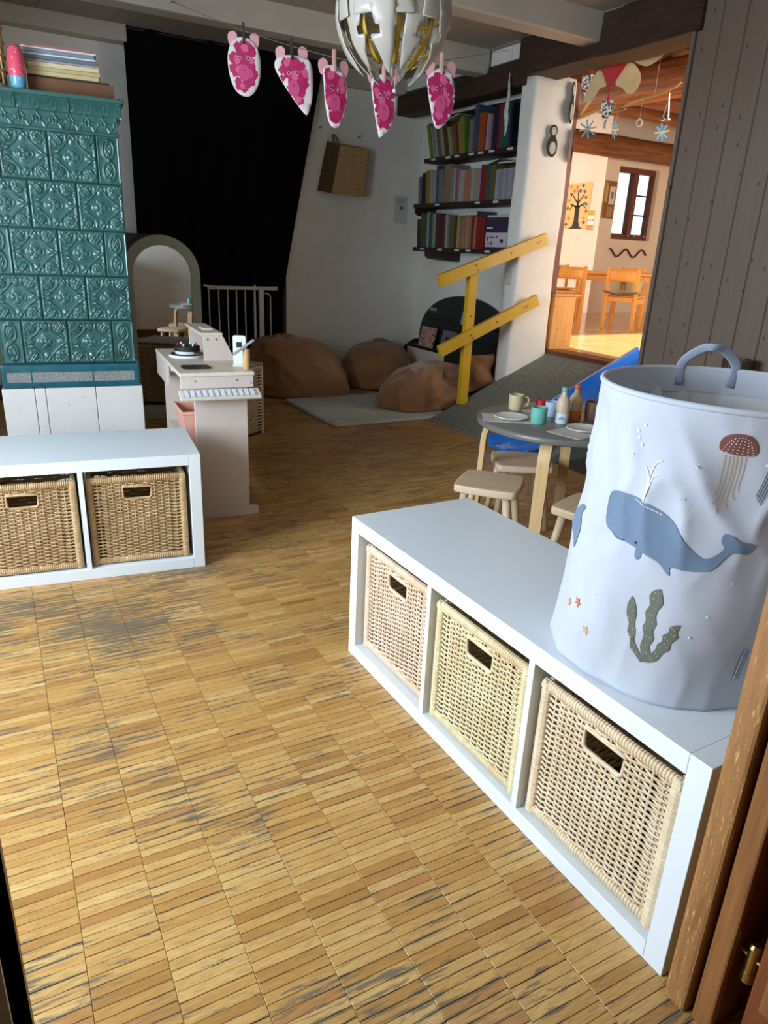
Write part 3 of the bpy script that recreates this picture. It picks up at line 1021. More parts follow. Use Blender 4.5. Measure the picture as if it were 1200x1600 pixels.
SA = R(-7.4)
stove = thing('tiled_stove', 'old green tiled stove with relief flower tiles on a white base', 'stove', (-0.712, 3.0245, 0), SA)
SW, SD = 0.546, 0.50
def sstep(a, b, x):
    t = max(0.0, min(1.0, (x - a) / (b - a)))
    return t * t * (3 - 2 * t)
def ridge(x, w):
    return max(0.0, 1 - (x / w) ** 2)
def relief(u, v, asp=1.0):
    """height of the tile ornament, u and v in -1..1"""
    d = max(abs(u), abs(v))
    h = 0.0
    rim = sstep(1.0, 0.955, d) * 0.55
    h += rim
    if d < 0.9:
        h -= 0.45 * sstep(0.90, 0.84, d)
    au, av = abs(u), abs(v)
    r, th = math.hypot(u, v), math.atan2(v, u)
    # flower: four broad petals with a notch, ball in the middle
    c2 = abs(math.cos(2 * th))
    pet = 0.33 * (0.45 + 0.55 * c2 ** 0.6)
    if r < pet:
        h += 0.75 * (1 - (r / pet) ** 4) * (0.55 + 0.45 * math.cos(PI * (r / 0.33 - 0.62)))
        h -= 0.35 * ridge(abs(math.sin(2 * th)) * 0 + (c2 < 0.22) * 0.0 + (1 - (1 if c2 < 0.2 else 0)), 0.5)
    if r < 0.085:
        h += 0.5 * (1 - (r / 0.085) ** 2)
    h += 0.35 * ridge(r - pet - 0.035, 0.03)
    # curved medallion
    s = au ** 0.85 + av ** 0.85
    h += 0.55 * ridge(s - 0.93, 0.055)
    # beads and leaves on the four sides
    for (a, b) in ((au, av), (av, au)):
        if a > 0.5:
            t = (a - 0.66) / 0.2
            h += 0.55 * max(0.0, 1 - (b / 0.15) ** 2 - t * t)
            h += 0.4 * ridge(b - 0.24 - 0.3 * (a - 0.66) ** 2, 0.05) * (1 if 0.55 < a < 0.84 else 0)
    # corner palmettes: leaf with veins and two scrolls
    p, q = (au + av) / 2, abs(au - av)
    if p > 0.42:
        leaf = 1 - ((p - 0.66) / 0.22) ** 2 - (q / 0.30) ** 2
        if leaf > 0:
            h += (0.55 + 0.28 * math.sin(q * 52 - p * 20)) * min(1, leaf * 2.4)
        for cx, cy in ((0.47, 0.77), (0.77, 0.47)):
            rr = math.hypot(au - cx, av - cy)
            h += 0.45 * ridge(rr - 0.085, 0.035) + 0.5 * max(0.0, 1 - (rr / 0.04) ** 2)
    return h
def tile_mesh(name, w, h, fn, nu, nv, depth, mat):
    mb = MB()
    g = 0.0012
    mb.grid(lambda a, b: (g + (w - 2 * g) * a, -depth * fn(2 * a - 1, 2 * b - 1), g + (h - 2 * g) * b), nu, nv)
    # skirt back to the core
    o = len(mb.v)
    loop = [i for i in range(nu)] + [j * nu + nu - 1 for j in range(1, nv)] + [(nv - 1) * nu + i for i in range(nu - 2, -1, -1)] + [j * nu for j in range(nv - 2, 0, -1)]
    for i in loop:
        x, y, z = mb.v[i]
        mb.v.append((x, 0.012, z))
    k = len(loop)
    for i in range(k):
        mb.f.append((loop[i], o + i, o + (i + 1) % k, loop[(i + 1) % k]))
    return mb
TW, TH = SW / 3, 0.185
def half(u, v):
    d = max(abs(u), abs(v))
    h = 0.55 * sstep(1.0, 0.93, abs(u)) * sstep(1.0, 0.96, abs(v))
    if abs(u) < 0.84 and abs(v) < 0.92:
        h -= 0.35
    x, y = u * 0.5, v
    y2 = abs(y)
    h += 0.6 * ridge(math.hypot(x, (y2 - 0.45) * 0.62) - 0.25, 0.05)
    leaf = 1 - (x / 0.17) ** 2 - ((y2 - 0.42) / 0.30) ** 2
    if leaf > 0:
        h += (0.5 + 0.3 * math.sin(abs(x) * 60 + y2 * 26)) * min(1, leaf * 2)
    h += 0.6 * max(0.0, 1 - (x / 0.09) ** 2 - ((y2 - 0.78) / 0.07) ** 2)
    h += 0.45 * max(0.0, 1 - (x / 0.13) ** 2 - (y / 0.09) ** 2)
    return h
m_full = tile_mesh('tile', TW, TH, relief, 72, 72, 0.0095, m_glaze)
m_half = tile_mesh('half_tile', TW / 2, TH, half, 38, 72, 0.0095, m_glaze)
full_o = half_o = None
Z0 = 0.565
for row in range(5):
    z = Z0 + TH * row
    if row % 2 == 1:
        items = [(k * TW, 1) for k in range(3)]
    else:
        items = [(0, 0), (TW / 2, 1), (1.5 * TW, 1), (2.5 * TW, 0)]
    for x, isf in items:
        if isf:
            if full_o is None:
                full_o = m_full.build('tile', m_glaze, stove, smooth=True)
                full_o.location = (x, 0, z)
            else:
                inst(full_o, 'tile', stove, (x, 0, z), (0, 0, 0))
        else:
            if half_o is None:
                half_o = m_half.build('half_tile', m_glaze, stove, smooth=True)
                half_o.location = (x, 0, z)
            else:
                inst(half_o, 'half_tile', stove, (x, 0, z), (0, 0, 0))
MB().box(0.006, SW - 0.006, 0.010, SD, 0.46, 1.50).build('stove_core', m_glaze, stove)
def frieze(u, v):
    # interlaced arches with tulips
    p = (u * 1.5) % 1.0
    h = 0.5
    h += 0.5 * ridge(math.hypot((p - 0.5) * 2.0, (v + 1.0) * 0.95) - 0.92, 0.12)
    h += 0.5 * ridge(math.hypot((((p + 0.5) % 1.0) - 0.5) * 2.0, (v - 1.0) * 0.95) - 0.92, 0.12)
    x = p - 0.5
    h += 0.7 * max(0.0, 1 - (x / 0.10) ** 2 - ((v - 0.05) / 0.55) ** 2)
    for s in (-1, 1):
        h += 0.5 * max(0.0, 1 - ((x - s * 0.20 - s * 0.08 * v) / 0.07) ** 2 - ((v - 0.0) / 0.5) ** 2)
    return h - 0.4
def egg(u, v):
    p = (u * 1.5) % 1.0
    x = p - 0.5
    base = 0.35 + 0.65 * (v * 0.5 + 0.5)
    h = 0.35 * max(0.0, 1 - (x / 0.10) ** 2 - (v / 0.5) ** 2) * 1.6
    h += 0.3 * ridge(math.hypot(x * 2.2, v * 0.7) - 0.62, 0.16)
    return h
fo = tile_mesh('frieze_tile', TW, 0.062, frieze, 70, 26, 0.008, m_glaze).build('frieze_tile', m_glaze, stove, smooth=True)
fo.location = (0, -0.002, 1.497)
for k in (1, 2):
    inst(fo, 'frieze_tile', stove, (k * TW, -0.002, 1.497))
mb = MB()
prof = [(0.0, 0.0), (0.010, 0.0), (0.013, 0.006), (0.010, 0.012), (0.0, 0.012)]
mb.prism([(-b, c) for b, c in prof], (-0.004, 0, 1.487), (0, 1, 0), (0, 0, 1), (SW + 0.008, 0, 0))
mb.build('moulding', m_glaze, stove, smooth=False)
# cornice: sloping course of leaf tiles under a projecting lip
cor = tile_mesh('cornice_tile', TW + 0.012, 0.050, egg, 60, 18, 0.006, m_glaze)
cor.v = [(x, y - 0.036 * (z / 0.05) ** 1.4, z) for x, y, z in cor.v]
co = cor.build('cornice_tile', m_glaze, stove, smooth=True)
co.location = (-0.02, -0.006, 1.557)
for k in (1, 2):
    inst(co, 'cornice_tile', stove, (-0.02 + k * (TW + 0.0125), -0.006, 1.557))
mb = MB()
mb.box(-0.035, SW + 0.028, -0.050, SD + 0.03, 1.604, 1.622)
mb.build('cornice_top', m_glaze, stove, bevel=0.006)
MB().box(-0.018, SW + 0.016, -0.002, SD + 0.01, 1.553, 1.604).build('cornice_core', m_glaze, stove)
# blue ledge with a grit panel
mb = MB()
mb.box(-0.012, SW + 0.012, -0.022, SD, 0.462, 0.563)
mb.build('ledge', m_glaze_b, stove, bevel=0.010)
for x0, x1 in ((0.012, 0.105), (0.112, 0.355), (0.362, SW - 0.012)):
    MB().box(x0, x1, -0.0245, -0.02, 0.487, 0.530).build('grit_panel', m_grit, stove)
for x0, x1 in ((-0.016, 0.112), (0.114, 0.156), (0.158, 0.362), (0.364, SW + 0.018)):
    MB().box(x0, x1, -0.028, SD, 0.0, 0.460).build('base_slab', m_stove_white, stove, bevel=0.003)

# things on top of the stove
def on_stove(x, y, z=1.6221):
    m = Matrix.Rotation(SA, 4, 'Z')
    p = m @ Vector((x, y, 0))
    return (p[0] - 0.712, p[1] + 3.0245, z)
m_box_brown = plain('brown_cardboard', rgb(116, 78, 52), rgb(102, 68, 46), 8, 0.8)
m_box_dark = plain('dark_cardboard', rgb(62, 46, 40), rgb(52, 38, 34), 8, 0.8)
t = thing('storage_box', 'low brown cardboard tray on top of the tiled stove', 'box', on_stove(0.375, 0.17), SA)
MB().box(-0.15, 0.17, -0.13, 0.13, 0, 0.008).build('bottom', m_box_brown, t)
for b in ((-0.15, 0.17, -0.13, -0.124, 0.008, 0.058), (-0.15, 0.17, 0.124, 0.13, 0.008, 0.058), (-0.15, -0.144, -0.124, 0.124, 0.008, 0.066), (0.164, 0.17, -0.124, 0.124, 0.008, 0.058)):
    MB().box(*b).build('side', m_box_brown if b[0] > -0.149 or b[5] < 0.06 else m_box_dark, t)
MAGS = [(0.010, rgb(196, 176, 130), 'cream puzzle board lowest in the pile on the stove', 0.145), (0.009, rgb(186, 164, 118), 'straw coloured puzzle board second in the pile on the stove', 0.145), (0.010, rgb(204, 190, 150), 'pale cream puzzle board third in the pile on the stove', 0.143),
        (0.005, rgb(150, 142, 138), 'thin grey board between puzzle boards and folders on the stove', 0.15), (0.009, rgb(96, 106, 124), 'slate blue folder in the pile on the stove', 0.15), (0.004, rgb(206, 204, 204), 'white paper pad in the pile on the stove', 0.15), (0.009, rgb(120, 128, 142), 'grey-blue folder near the top of the stove pile', 0.148), (0.004, rgb(216, 210, 210), 'white booklet second from the top of the stove pile', 0.15), (0.004, rgb(170, 96, 104), 'red printed booklet on top of the stove pile', 0.14)]
z = 1.6900
box_fill = MB().box(-0.135, 0.155, -0.118, 0.118, 0.0085, 0.067).build('box_filling', m_box_dark, t)
for k, (th, c, lb, hw) in enumerate(MAGS):
    m = plain('pile_%d' % k, c, None, 20, 0.5)
    o = MB().box(-hw + 0.02, hw - 0.005, -0.11, 0.11, 0, th * 1.55).build('board_book', m, bevel=0.0012)
    o.location = on_stove(0.355 + rng.uniform(-0.006, 0.006) - (0.012 if k > 3 else 0), 0.16, z)
    o.rotation_euler = (0, 0, SA + rng.uniform(-0.04, 0.04))
    tag(o, lb, 'book', 'flat pile on the stove')
    z += th * 1.55 + 0.0006
m_pinkglz = NT('vase_paint')
_v = m_pinkglz.coord('Object')
_s = m_pinkglz.n('ShaderNodeSeparateXYZ')
m_pinkglz.l(_v, _s.inputs[0])
_dots = m_pinkglz.n('ShaderNodeTexVoronoi')
m_pinkglz.l(_v, _dots.inputs['Vector'])
_dots.inputs['Scale'].default_value = 75
_c = m_pinkglz.ramp(_s.outputs[2], [(0.0, rgb(86, 164, 196)), (0.041, rgb(86, 164, 196)), (0.043, rgb(218, 78, 104)), (1.0, rgb(222, 84, 110))])
m_pinkglz.base(m_pinkglz.mix(m_pinkglz.ramp(_dots.outputs['Distance'], [(0.16, (1, 1, 1)), (0.2, (0, 0, 0))]), _c, rgb(240, 210, 206)))
m_pinkglz.set(rough=0.25, coat=0.5)
t = thing('painted_vase', 'pink and blue dotted vase on the tiled stove', 'vase', on_stove(0.192, -0.012))
MB().lathe([(0.001, 0.0), (0.022, 0.0), (0.027, 0.004), (0.029, 0.03), (0.0315, 0.065), (0.030, 0.105), (0.024, 0.135), (0.017, 0.146), (0.013, 0.147), (0.001, 0.140)], 24).build('vase_body', m_pinkglz.m, t, smooth=True)
m_bamboo = wood('light_bamboo', rgb(204, 164, 112), rgb(176, 132, 82), 'z', 0.5, 6)
t = thing('bead_tower', 'round wooden bead tower toy at the corner of the stove top', 'toy', on_stove(0.09, 0.055))
for k in range(6):
    mb = MB()
    mb.tube([(0.062 * math.cos(2 * PI * j / 24), 0.062 * math.sin(2 * PI * j / 24), 0.012 + 0.05 * k) for j in range(24)], 0.0055, 6, closed=True)
    mb.build('hoop', m_bamboo, t, smooth=True)
for k in range(6):
    a = 2 * PI * k / 6 + 0.3
    MB().cyl((0.062 * math.cos(a), 0.062 * math.sin(a), 0), (0.062 * math.cos(a), 0.062 * math.sin(a), 0.30), 0.004, None, 6).build('rod', m_bamboo, t, smooth=True)
MB().cyl((0, 0, 0), (0, 0, 0.30), 0.010, None, 10).build('centre_rod', m_bamboo, t, smooth=True)
bead_m = [plain('bead_%d' % k, c, None, 30, 0.35) for k, c in enumerate([rgb(54, 110, 150), rgb(150, 46, 44), rgb(62, 68, 92), rgb(196, 160, 60), rgb(60, 120, 80)])]
for k in range(5):
    for j in range(7):
        a = 2 * PI * j / 7 + k
        MB().ball((0.042 * math.cos(a), 0.042 * math.sin(a), 0.038 + 0.05 * k), 0.013, 8, 6).build('bead', bead_m[(j * 3 + k) % 5], t, smooth=True)
MB().lathe([(0.001, 0), (0.066, 0), (0.066, 0.010), (0.001, 0.010)], 24).build('base_disc', m_bamboo, t)
# ------------------------------------------------------------------ toy kitchen
m_kit = plain('kitchen_paint', rgb(206, 192, 184), rgb(200, 186, 178), 3, 0.5)
m_kitwood = wood('kitchen_ply', rgb(224, 213, 198), rgb(210, 198, 180), 'y', 0.5, 3)
m_frost = plain('frosted_key', rgb(226, 228, 234), rgb(216, 219, 228), 20, 0.35)
m_slot = plain('key_gap', rgb(168, 172, 186), None, 20, 0.4)
KA = R(-6)
kit = thing('toy_kitchen', 'pale wooden toy kitchen seen from its end beside the stove', 'toy kitchen', (-0.143, 2.30, 0), KA)
MB().box(0, 0.296, 0, 0.70, 0.603, 0.618).build('worktop', m_kitwood, kit, bevel=0.003)
MB().box(0.004, 0.292, 0.006, 0.018, 0.555, 0.603).build('end_fascia', m_kit, kit, bevel=0.002)
mb = MB()
mb.prism([(0.058, 0.0), (0.300, 0.0), (0.308, 0.008), (0.308, 0.034), (0.300, 0.042), (0.272, 0.042), (0.268, 0.050), (0.268, 0.603), (0.055, 0.603)], (0, 0.018, 0), (1, 0, 0), (0, 0, 1), (0, 0.014, 0))
mb.build('end_panel', m_kit, kit, bevel=0.002)
mb = MB()
mb.prism([(0.030, 0.0), (0.300, 0.0), (0.300, 0.042), (0.268, 0.050), (0.268, 0.603), (0.030, 0.603)], (0, 0.672, 0), (1, 0, 0), (0, 0, 1), (0, 0.014, 0))
mb.build('end_panel', m_kit, kit, bevel=0.002)
MB().box(0.256, 0.268, 0.032, 0.672, 0.10, 0.603).build('back_panel', m_kit, kit)
MB().box(0.035, 0.256, 0.032, 0.672, 0.268, 0.282).build('shelf', m_kitwood, kit, bevel=0.002)
MB().box(0.035, 0.256, 0.032, 0.672, 0.055, 0.069).build('shelf', m_kitwood, kit, bevel=0.002)
MB().box(0.002, 0.014, 0.36, 0.694, 0.505, 0.603).build('apron', m_kit, kit, bevel=0.002)
MB().box(0.014, 0.028, 0.30, 0.33, 0.575, 0.603).build('latch', m_kitwood, kit, bevel=0.002)
MB().box(0.268, 0.305, 0.20, 0.24, 0.10, 0.118).build('foot_rail', m_kitwood, kit, bevel=0.003)
# sloping key ledge on the end
lm = Matrix.Translation((0, 0.006, 0.552)) @ Matrix.Rotation(R(24), 4, 'X')
MB().box(-0.006, 0.312, -0.062, 0.0, -0.012, 0.0, lm).build('key_ledge', m_kitwood, kit, bevel=0.003)
MB().box(0.008, 0.298, -0.052, -0.008, 0.0, 0.0012, lm).build('key_bed', m_slot, kit)
for k in range(12):
    x = 0.014 + k * 0.0236
    MB().box(x, x + 0.014, -0.050, -0.010, 0.0012, 0.0034, lm).build('key', m_frost, kit)
sc = MB()
for x, z in ((0.06, 0.585), (0.225, 0.585), (0.282, 0.572)):
    sc.cyl((x, 0.0065, z), (x, 0.0045, z), 0.0032, None, 10)
for x, z in ((0.235, 0.205), (0.240, 0.075), (0.075, 0.07)):
    sc.cyl((x, 0.0185, z), (x, 0.0165, z), 0.0035, None, 10)
sc.build('screw', m_steel, kit)
# shelf hood on the worktop
hood = [(0.150, 0.0), (0.285, 0.0), (0.232, 0.108), (0.150, 0.108)]
for y in (0.288, 0.64):
    MB().prism(hood, (0, y, 0.6182), (1, 0, 0), (0, 0, 1), (0, 0.012, 0)).build('hood_end', m_kit, kit, bevel=0.0015)
MB().box(0.138, 0.232, 0.288, 0.668, 0.7262, 0.736).build('hood_shelf', m_kitwood, kit, bevel=0.002)
mb = MB()
for x in (0.168, 0.205):
    mb.cyl((x, 0.2878, 0.709), (x, 0.2858, 0.709), 0.004, None, 10)
mb.build('screw', m_brass, kit)
MB().box(0.170, 0.215, 0.40, 0.50, 0.736, 0.742).build('hood_block', m_kitwood, kit, bevel=0.002)
def rrect(w, h, r, n=4):
    out = []
    for cx, cy, a0 in ((w - r, h - r, 0), (r, h - r, 90), (r, r, 180), (w - r, r, 270)):
        for k in range(n + 1):
            a = R(a0 + 90 * k / n)
            out.append((cx + r * math.cos(a), cy + r * math.sin(a)))
    return out
MB().prism(rrect(0.115, 0.098, 0.02), (0.03, 0.085, 0.6181), (1, 0, 0), (0, 1, 0), (0, 0, 0.003)).build('sink', m_black, kit, bevel=0.001)
# hob with knobs
mb = MB().lathe([(0.001, 0), (0.078, 0), (0.080, 0.004), (0.078, 0.010), (0.001, 0.010)], 32, (0.105, 0.44, 0.6182))
mb.build('hob_ring', m_white, kit, auto=40)
mb = MB().lathe([(0.001, 0), (0.070, 0), (0.072, 0.003), (0.001, 0.003)], 32, (0.105, 0.44, 0.6285))
mb.build('hob_plate', m_black, kit, auto=40)

def klocal(x, y, z):
    p = Matrix.Rotation(KA, 4, 'Z') @ Vector((x, y, 0))
    return (p[0] - 0.143, p[1] + 2.30, z)
m_redp = plain('red_plastic', rgb(182, 44, 40), None, 10, 0.35)
t = thing('toy_pan', 'round black and white toy pan with red studs on the toy kitchen', 'toy pan', klocal(0.105, 0.44, 0.6318), KA)
MB().lathe([(0.001, 0), (0.052, 0), (0.054, 0.012), (0.001, 0.012)], 28).build('pan_base', m_white, t, auto=40)
MB().lathe([(0.001, 0.012), (0.055, 0.012), (0.056, 0.030), (0.052, 0.034), (0.001, 0.034)], 28).build('pan_top', m_black, t, auto=40)
for k in range(6):
    a = k * PI / 3
    MB().lathe([(0.001, 0), (0.004, 0), (0.0045, 0.008), (0.001, 0.012)], 8, (0.040 * math.cos(a), 0.040 * math.sin(a), 0.034)).build('stud', m_redp if k % 3 == 0 else m_white, t, smooth=True)
MB().box(0.02, 0.052, -0.075, -0.035, 0.0, 0.012).build('pan_handle', plain('walnut', rgb(92, 62, 42), None, 10, 0.5), t, bevel=0.003)
t = thing('toy_card_terminal', 'white upright toy card terminal with small black screen on the worktop', 'toy', klocal(0.262, 0.115, 0.6182), KA + R(-18))
MB().box(-0.028, 0.028, 0.0, 0.03, 0, 0.010).build('stand', m_kitwood, t, bevel=0.002)
tm = Matrix.Translation((0, 0.010, 0.008))
MB().prism(rrect(0.052, 0.118, 0.008), tm @ Vector((-0.026, 0, 0)), (1, 0, 0), (0, 0, 1), (0, 0.012, 0)).build('terminal_body', m_white, t, bevel=0.001)
MB().box(-0.012, 0.010, -0.0015, 0.0, 0.070, 0.092, tm).build('terminal_screen', m_black, t)
t = thing('toy_tap', 'wooden post toy tap with a grey lever on the worktop corner', 'toy tap', klocal(0.277, 0.055, 0.6182), KA)
MB().lathe([(0.001, 0), (0.014, 0), (0.0145, 0.004), (0.0145, 0.078), (0.012, 0.082), (0.001, 0.082)], 20).build('tap_post', m_bamboo, t, auto=40)
mb = MB().bar((-0.055, -0.012, 0.062), (0.03, -0.006, 0.118), 0.016, 0.008)
mb.build('tap_lever', plain('grey_plastic', rgb(168, 166, 164), None, 10, 0.4), t, bevel=0.002)

m_pinkplas = plain('salmon_plastic', rgb(228, 168, 152), rgb(222, 160, 144), 6, 0.45)
t = thing('toy_basket', 'salmon pink plastic basket on the toy kitchen shelf', 'basket', klocal(0.115, 0.165, 0.2822), KA)
def tray_shell(mb, w0, d0, w1, d1, h, th):
    vs = []
    for (w, d, z) in ((w0, d0, 0), (w1, d1, h)):
        vs += [(-w / 2, -d / 2, z), (w / 2, -d / 2, z), (w / 2, d / 2, z), (-w / 2, d / 2, z)]
    mb.add(vs, [(0, 1, 5, 4), (1, 2, 6, 5), (2, 3, 7, 6), (3, 0, 4, 7), (0, 3, 2, 1)])
    return mb
tray_shell(MB(), 0.15, 0.17, 0.20, 0.22, 0.165, 0).build('basket_shell', m_pinkplas, t, solid=0.004)
mb = MB()
mb.tube([(-0.102, -0.112, 0.165), (0.102, -0.112, 0.165), (0.102, 0.112, 0.165), (-0.102, 0.112, 0.165)], 0.007, 6, closed=True)
mb.build('basket_rim', m_pinkplas, t)
for k in range(5):
    y = -0.08 + k * 0.04
    MB().box(-0.0958, -0.0925, y - 0.012, y + 0.012, 0.125, 0.15).build('slot', plain('salmon_dark', rgb(170, 92, 80), None, 10, 0.6) if k == 0 else MATS['salmon_dark'], t)

# ------------------------------------------------------------------ arched mirror behind the kitchen
m_sage = plain('sage_lacquer', rgb(172, 180, 164), rgb(164, 172, 156), 3, 0.45)
mm = NT('mirror_glass')
mm.base((0.86, 0.87, 0.87, 1))
mm.set(metal=1.0, rough=0.01)
mir = thing('arched_mirror', 'arched floor mirror with a wide sage green frame behind the toy kitchen', 'mirror', (0.275, 4.20, 0), R(-1.5))
def arch(w, z0, h, n=24):
    r = w / 2
    return [(-r, z0), (r, z0)] + [(r * math.cos(PI * k / n), h - r + r * math.sin(PI * k / n)) for k in range(n + 1)]
oa, ia = arch(0.465, 0.0, 1.125), arch(0.352, 0.085, 1.066)
mb = MB()
k = len(oa)
for d in (0.0, 0.022):
    mb.v += [(x, d, z) for x, z in oa] + [(x, d, z) for x, z in ia]
for d in (0, 1):
    o = d * 2 * k
    for i in range(k):
        j = (i + 1) % k
        mb.f.append((o + i, o + j, o + k + j, o + k + i))
for i in range(k):
    j = (i + 1) % k
    mb.f.append((i, j, 2 * k + j, 2 * k + i))
    mb.f.append((k + i, k + j, 3 * k + j, 3 * k + i))
mb.build('mirror_frame', m_sage, mir, bevel=0.002)
MB().prism(ia, (0, 0.010, 0), (1, 0, 0), (0, 0, 1), (0, 0.004, 0)).build('mirror_glass', mm.m, mir)
MB().prism(oa, (0, 0.022, 0), (1, 0, 0), (0, 0, 1), (0, 0.004, 0)).build('mirror_back', m_black, mir)
mb = MB()
for s in (-1, 1):
    mb.bar((s * 0.17, 0.03, 0.75), (s * 0.17, 0.20, 0.005), 0.03, 0.014, (0, 1, 0))
mb.build('mirror_stand', m_sage, mir)

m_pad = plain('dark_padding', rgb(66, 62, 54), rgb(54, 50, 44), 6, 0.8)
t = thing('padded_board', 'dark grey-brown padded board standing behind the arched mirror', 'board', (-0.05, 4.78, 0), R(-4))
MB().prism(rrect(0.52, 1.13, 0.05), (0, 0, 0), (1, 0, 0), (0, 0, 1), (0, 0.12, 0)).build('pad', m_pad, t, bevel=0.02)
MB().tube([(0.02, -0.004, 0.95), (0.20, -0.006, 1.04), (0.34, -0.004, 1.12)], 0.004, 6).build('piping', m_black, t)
# ------------------------------------------------------------------ wicker chest behind the kitchen
def wicker_chest(label, corner, ang, w, d, h, mat):
    t = thing('wicker_chest', label, 'basket', corner, ang)
    for (y, rz, ww, cx) in ((0.0, 0, w, w / 2), (d, 0, w, w / 2)):
        o = weave_panel(ww, h, None, 40, 13).build('weave', mat, t, smooth=True)
        o.location = (cx, y, 0)
        o['kind'] = 'stuff'
    for x in (0, w):
        o = weave_panel(d, h, None, 40, 13).build('weave', mat, t, smooth=True)
        o.location = (x, d / 2, 0)
        o.rotation_euler = (0, 0, R(90))
        o['kind'] = 'stuff'
    for x in (0, w):
        for y in (0, d):
            o = wrapped((0, 0, 0.0), (0, 0, h), 0.010, 1.0, 60).build('corner_post', mat, t, smooth=True)
            o.location = (x, y, 0)
    MB().box(0.01, w - 0.01, 0.01, d - 0.01, 0.0, h - 0.02).build('inner_box', m_wick_dark, t)
    for (a, b) in (((0, 0), (w, 0)), ((w, 0), (w, d)), ((w, d), (0, d)), ((0, d), (0, 0))):
        wrapped((*a, h - 0.01), (*b, h - 0.01), 0.012, 0.9, 50).build('top_rim', mat, t, smooth=True)
    return t
chest = wicker_chest('square wicker chest with a grey woven lid between kitchen and mirror', (0.34, 3.40, 0), R(32), 0.41, 0.36, 0.415, m_wick_a)
m_lid = NT('lid_weave')
_v = m_lid.coord('Object', scale=(1, 1, 1), rot=(0, 0, R(45)))
_w = m_lid.n('ShaderNodeTexBrick')
m_lid.l(_v, _w.inputs['Vector'])
_w.inputs['Scale'].default_value = 16
_w.inputs['Color1'].default_value = rgb(196, 190, 182)
_w.inputs['Color2'].default_value = rgb(150, 146, 142)
_w.inputs['Mortar'].default_value = rgb(96, 92, 90)
m_lid.base(_w.outputs[0])
m_lid.set(rough=0.8)
MB().box(-0.008, 0.418, -0.008, 0.368, 0.417, 0.432).build('lid', m_lid.m, chest, bevel=0.006)

# ------------------------------------------------------------------ black curtain, child gate
m_curtain = plain('black_curtain', rgb(9, 9, 10), rgb(7, 7, 8), 5, 0.95, spec=0.1)
cur = thing('curtain', 'floor length black curtain across the doorway in the back wall', 'curtain', (0.33, 5.085, 0))
def cur_fn(u, v):
    z = 2.375 * (1 - v) + 0.02
    xr = 1.43 if z > 2.36 else (1.10 + (1.435 - 1.10) * max(0, (z - 0.72)) / 1.66)
    fold = math.sin(u * 46 + 1.2 * math.sin(z * 2.1)) * 0.016 * (0.35 + 0.65 * v) + noise.noise(Vector((u * 5, z * 1.2, 3))) * 0.018
    return (u * xr, fold, z)
MB().grid(cur_fn, 150, 40).build('curtain_cloth', m_curtain, cur, smooth=True, solid=0.003)
MB().cyl((-0.02, 0.0, 2.378), (1.45, 0.0, 2.378), 0.007, None, 8).build('curtain_rod', m_black, cur)
m_gatew = plain('gate_white', rgb(206, 202, 192), rgb(198, 194, 184), 5, 0.35)
gate = thing('safety_gate', 'white barred child safety gate in front of the black curtain', 'gate', (0.80, 5.03, 0))
for z in (0.775, 0.05):
    MB().bar((0.0, 0, z), (0.55, 0, z), 0.022, 0.026).build('rail', m_gatew, gate, bevel=0.004)
for x in (0.01, 0.085, 0.155, 0.225, 0.295):
    MB().cyl((x, 0, 0.05), (x, 0, 0.775), 0.0055, None, 8).build('bar', m_gatew, gate, smooth=True)
MB().cyl((0.372, 0, 0.0), (0.372, 0, 0.80), 0.010, None, 10).build('post', m_gatew, gate, smooth=True)
MB().box(0.405, 0.445, -0.014, 0.014, 0, 0.775).build('post', m_gatew, gate, bevel=0.005)
MB().tube([(0.445, 0, 0.74), (0.485, 0, 0.735), (0.502, 0, 0.715), (0.505, 0, 0.30), (0.505, 0, 0.0)], 0.0055, 8).build('frame_tube', m_gatew, gate, smooth=True)
for x in (0.515, 0.545):
    MB().lathe([(0.001, 0), (0.012, 0), (0.016, 0.004), (0.016, 0.014), (0.001, 0.016)], 14).build('screw_pad', m_gatew, gate, auto=40)
    pad = gate.children[-1]
    pad.location = (x, 0, 0.775)
    pad.rotation_euler = (0, R(90), 0)
MB().bar((-0.03, -0.002, 0.792), (0.07, -0.002, 0.778), 0.03, 0.016).build('gate_latch', plain('latch_cream', rgb(206, 204, 160), None, 10, 0.4), gate, bevel=0.004)

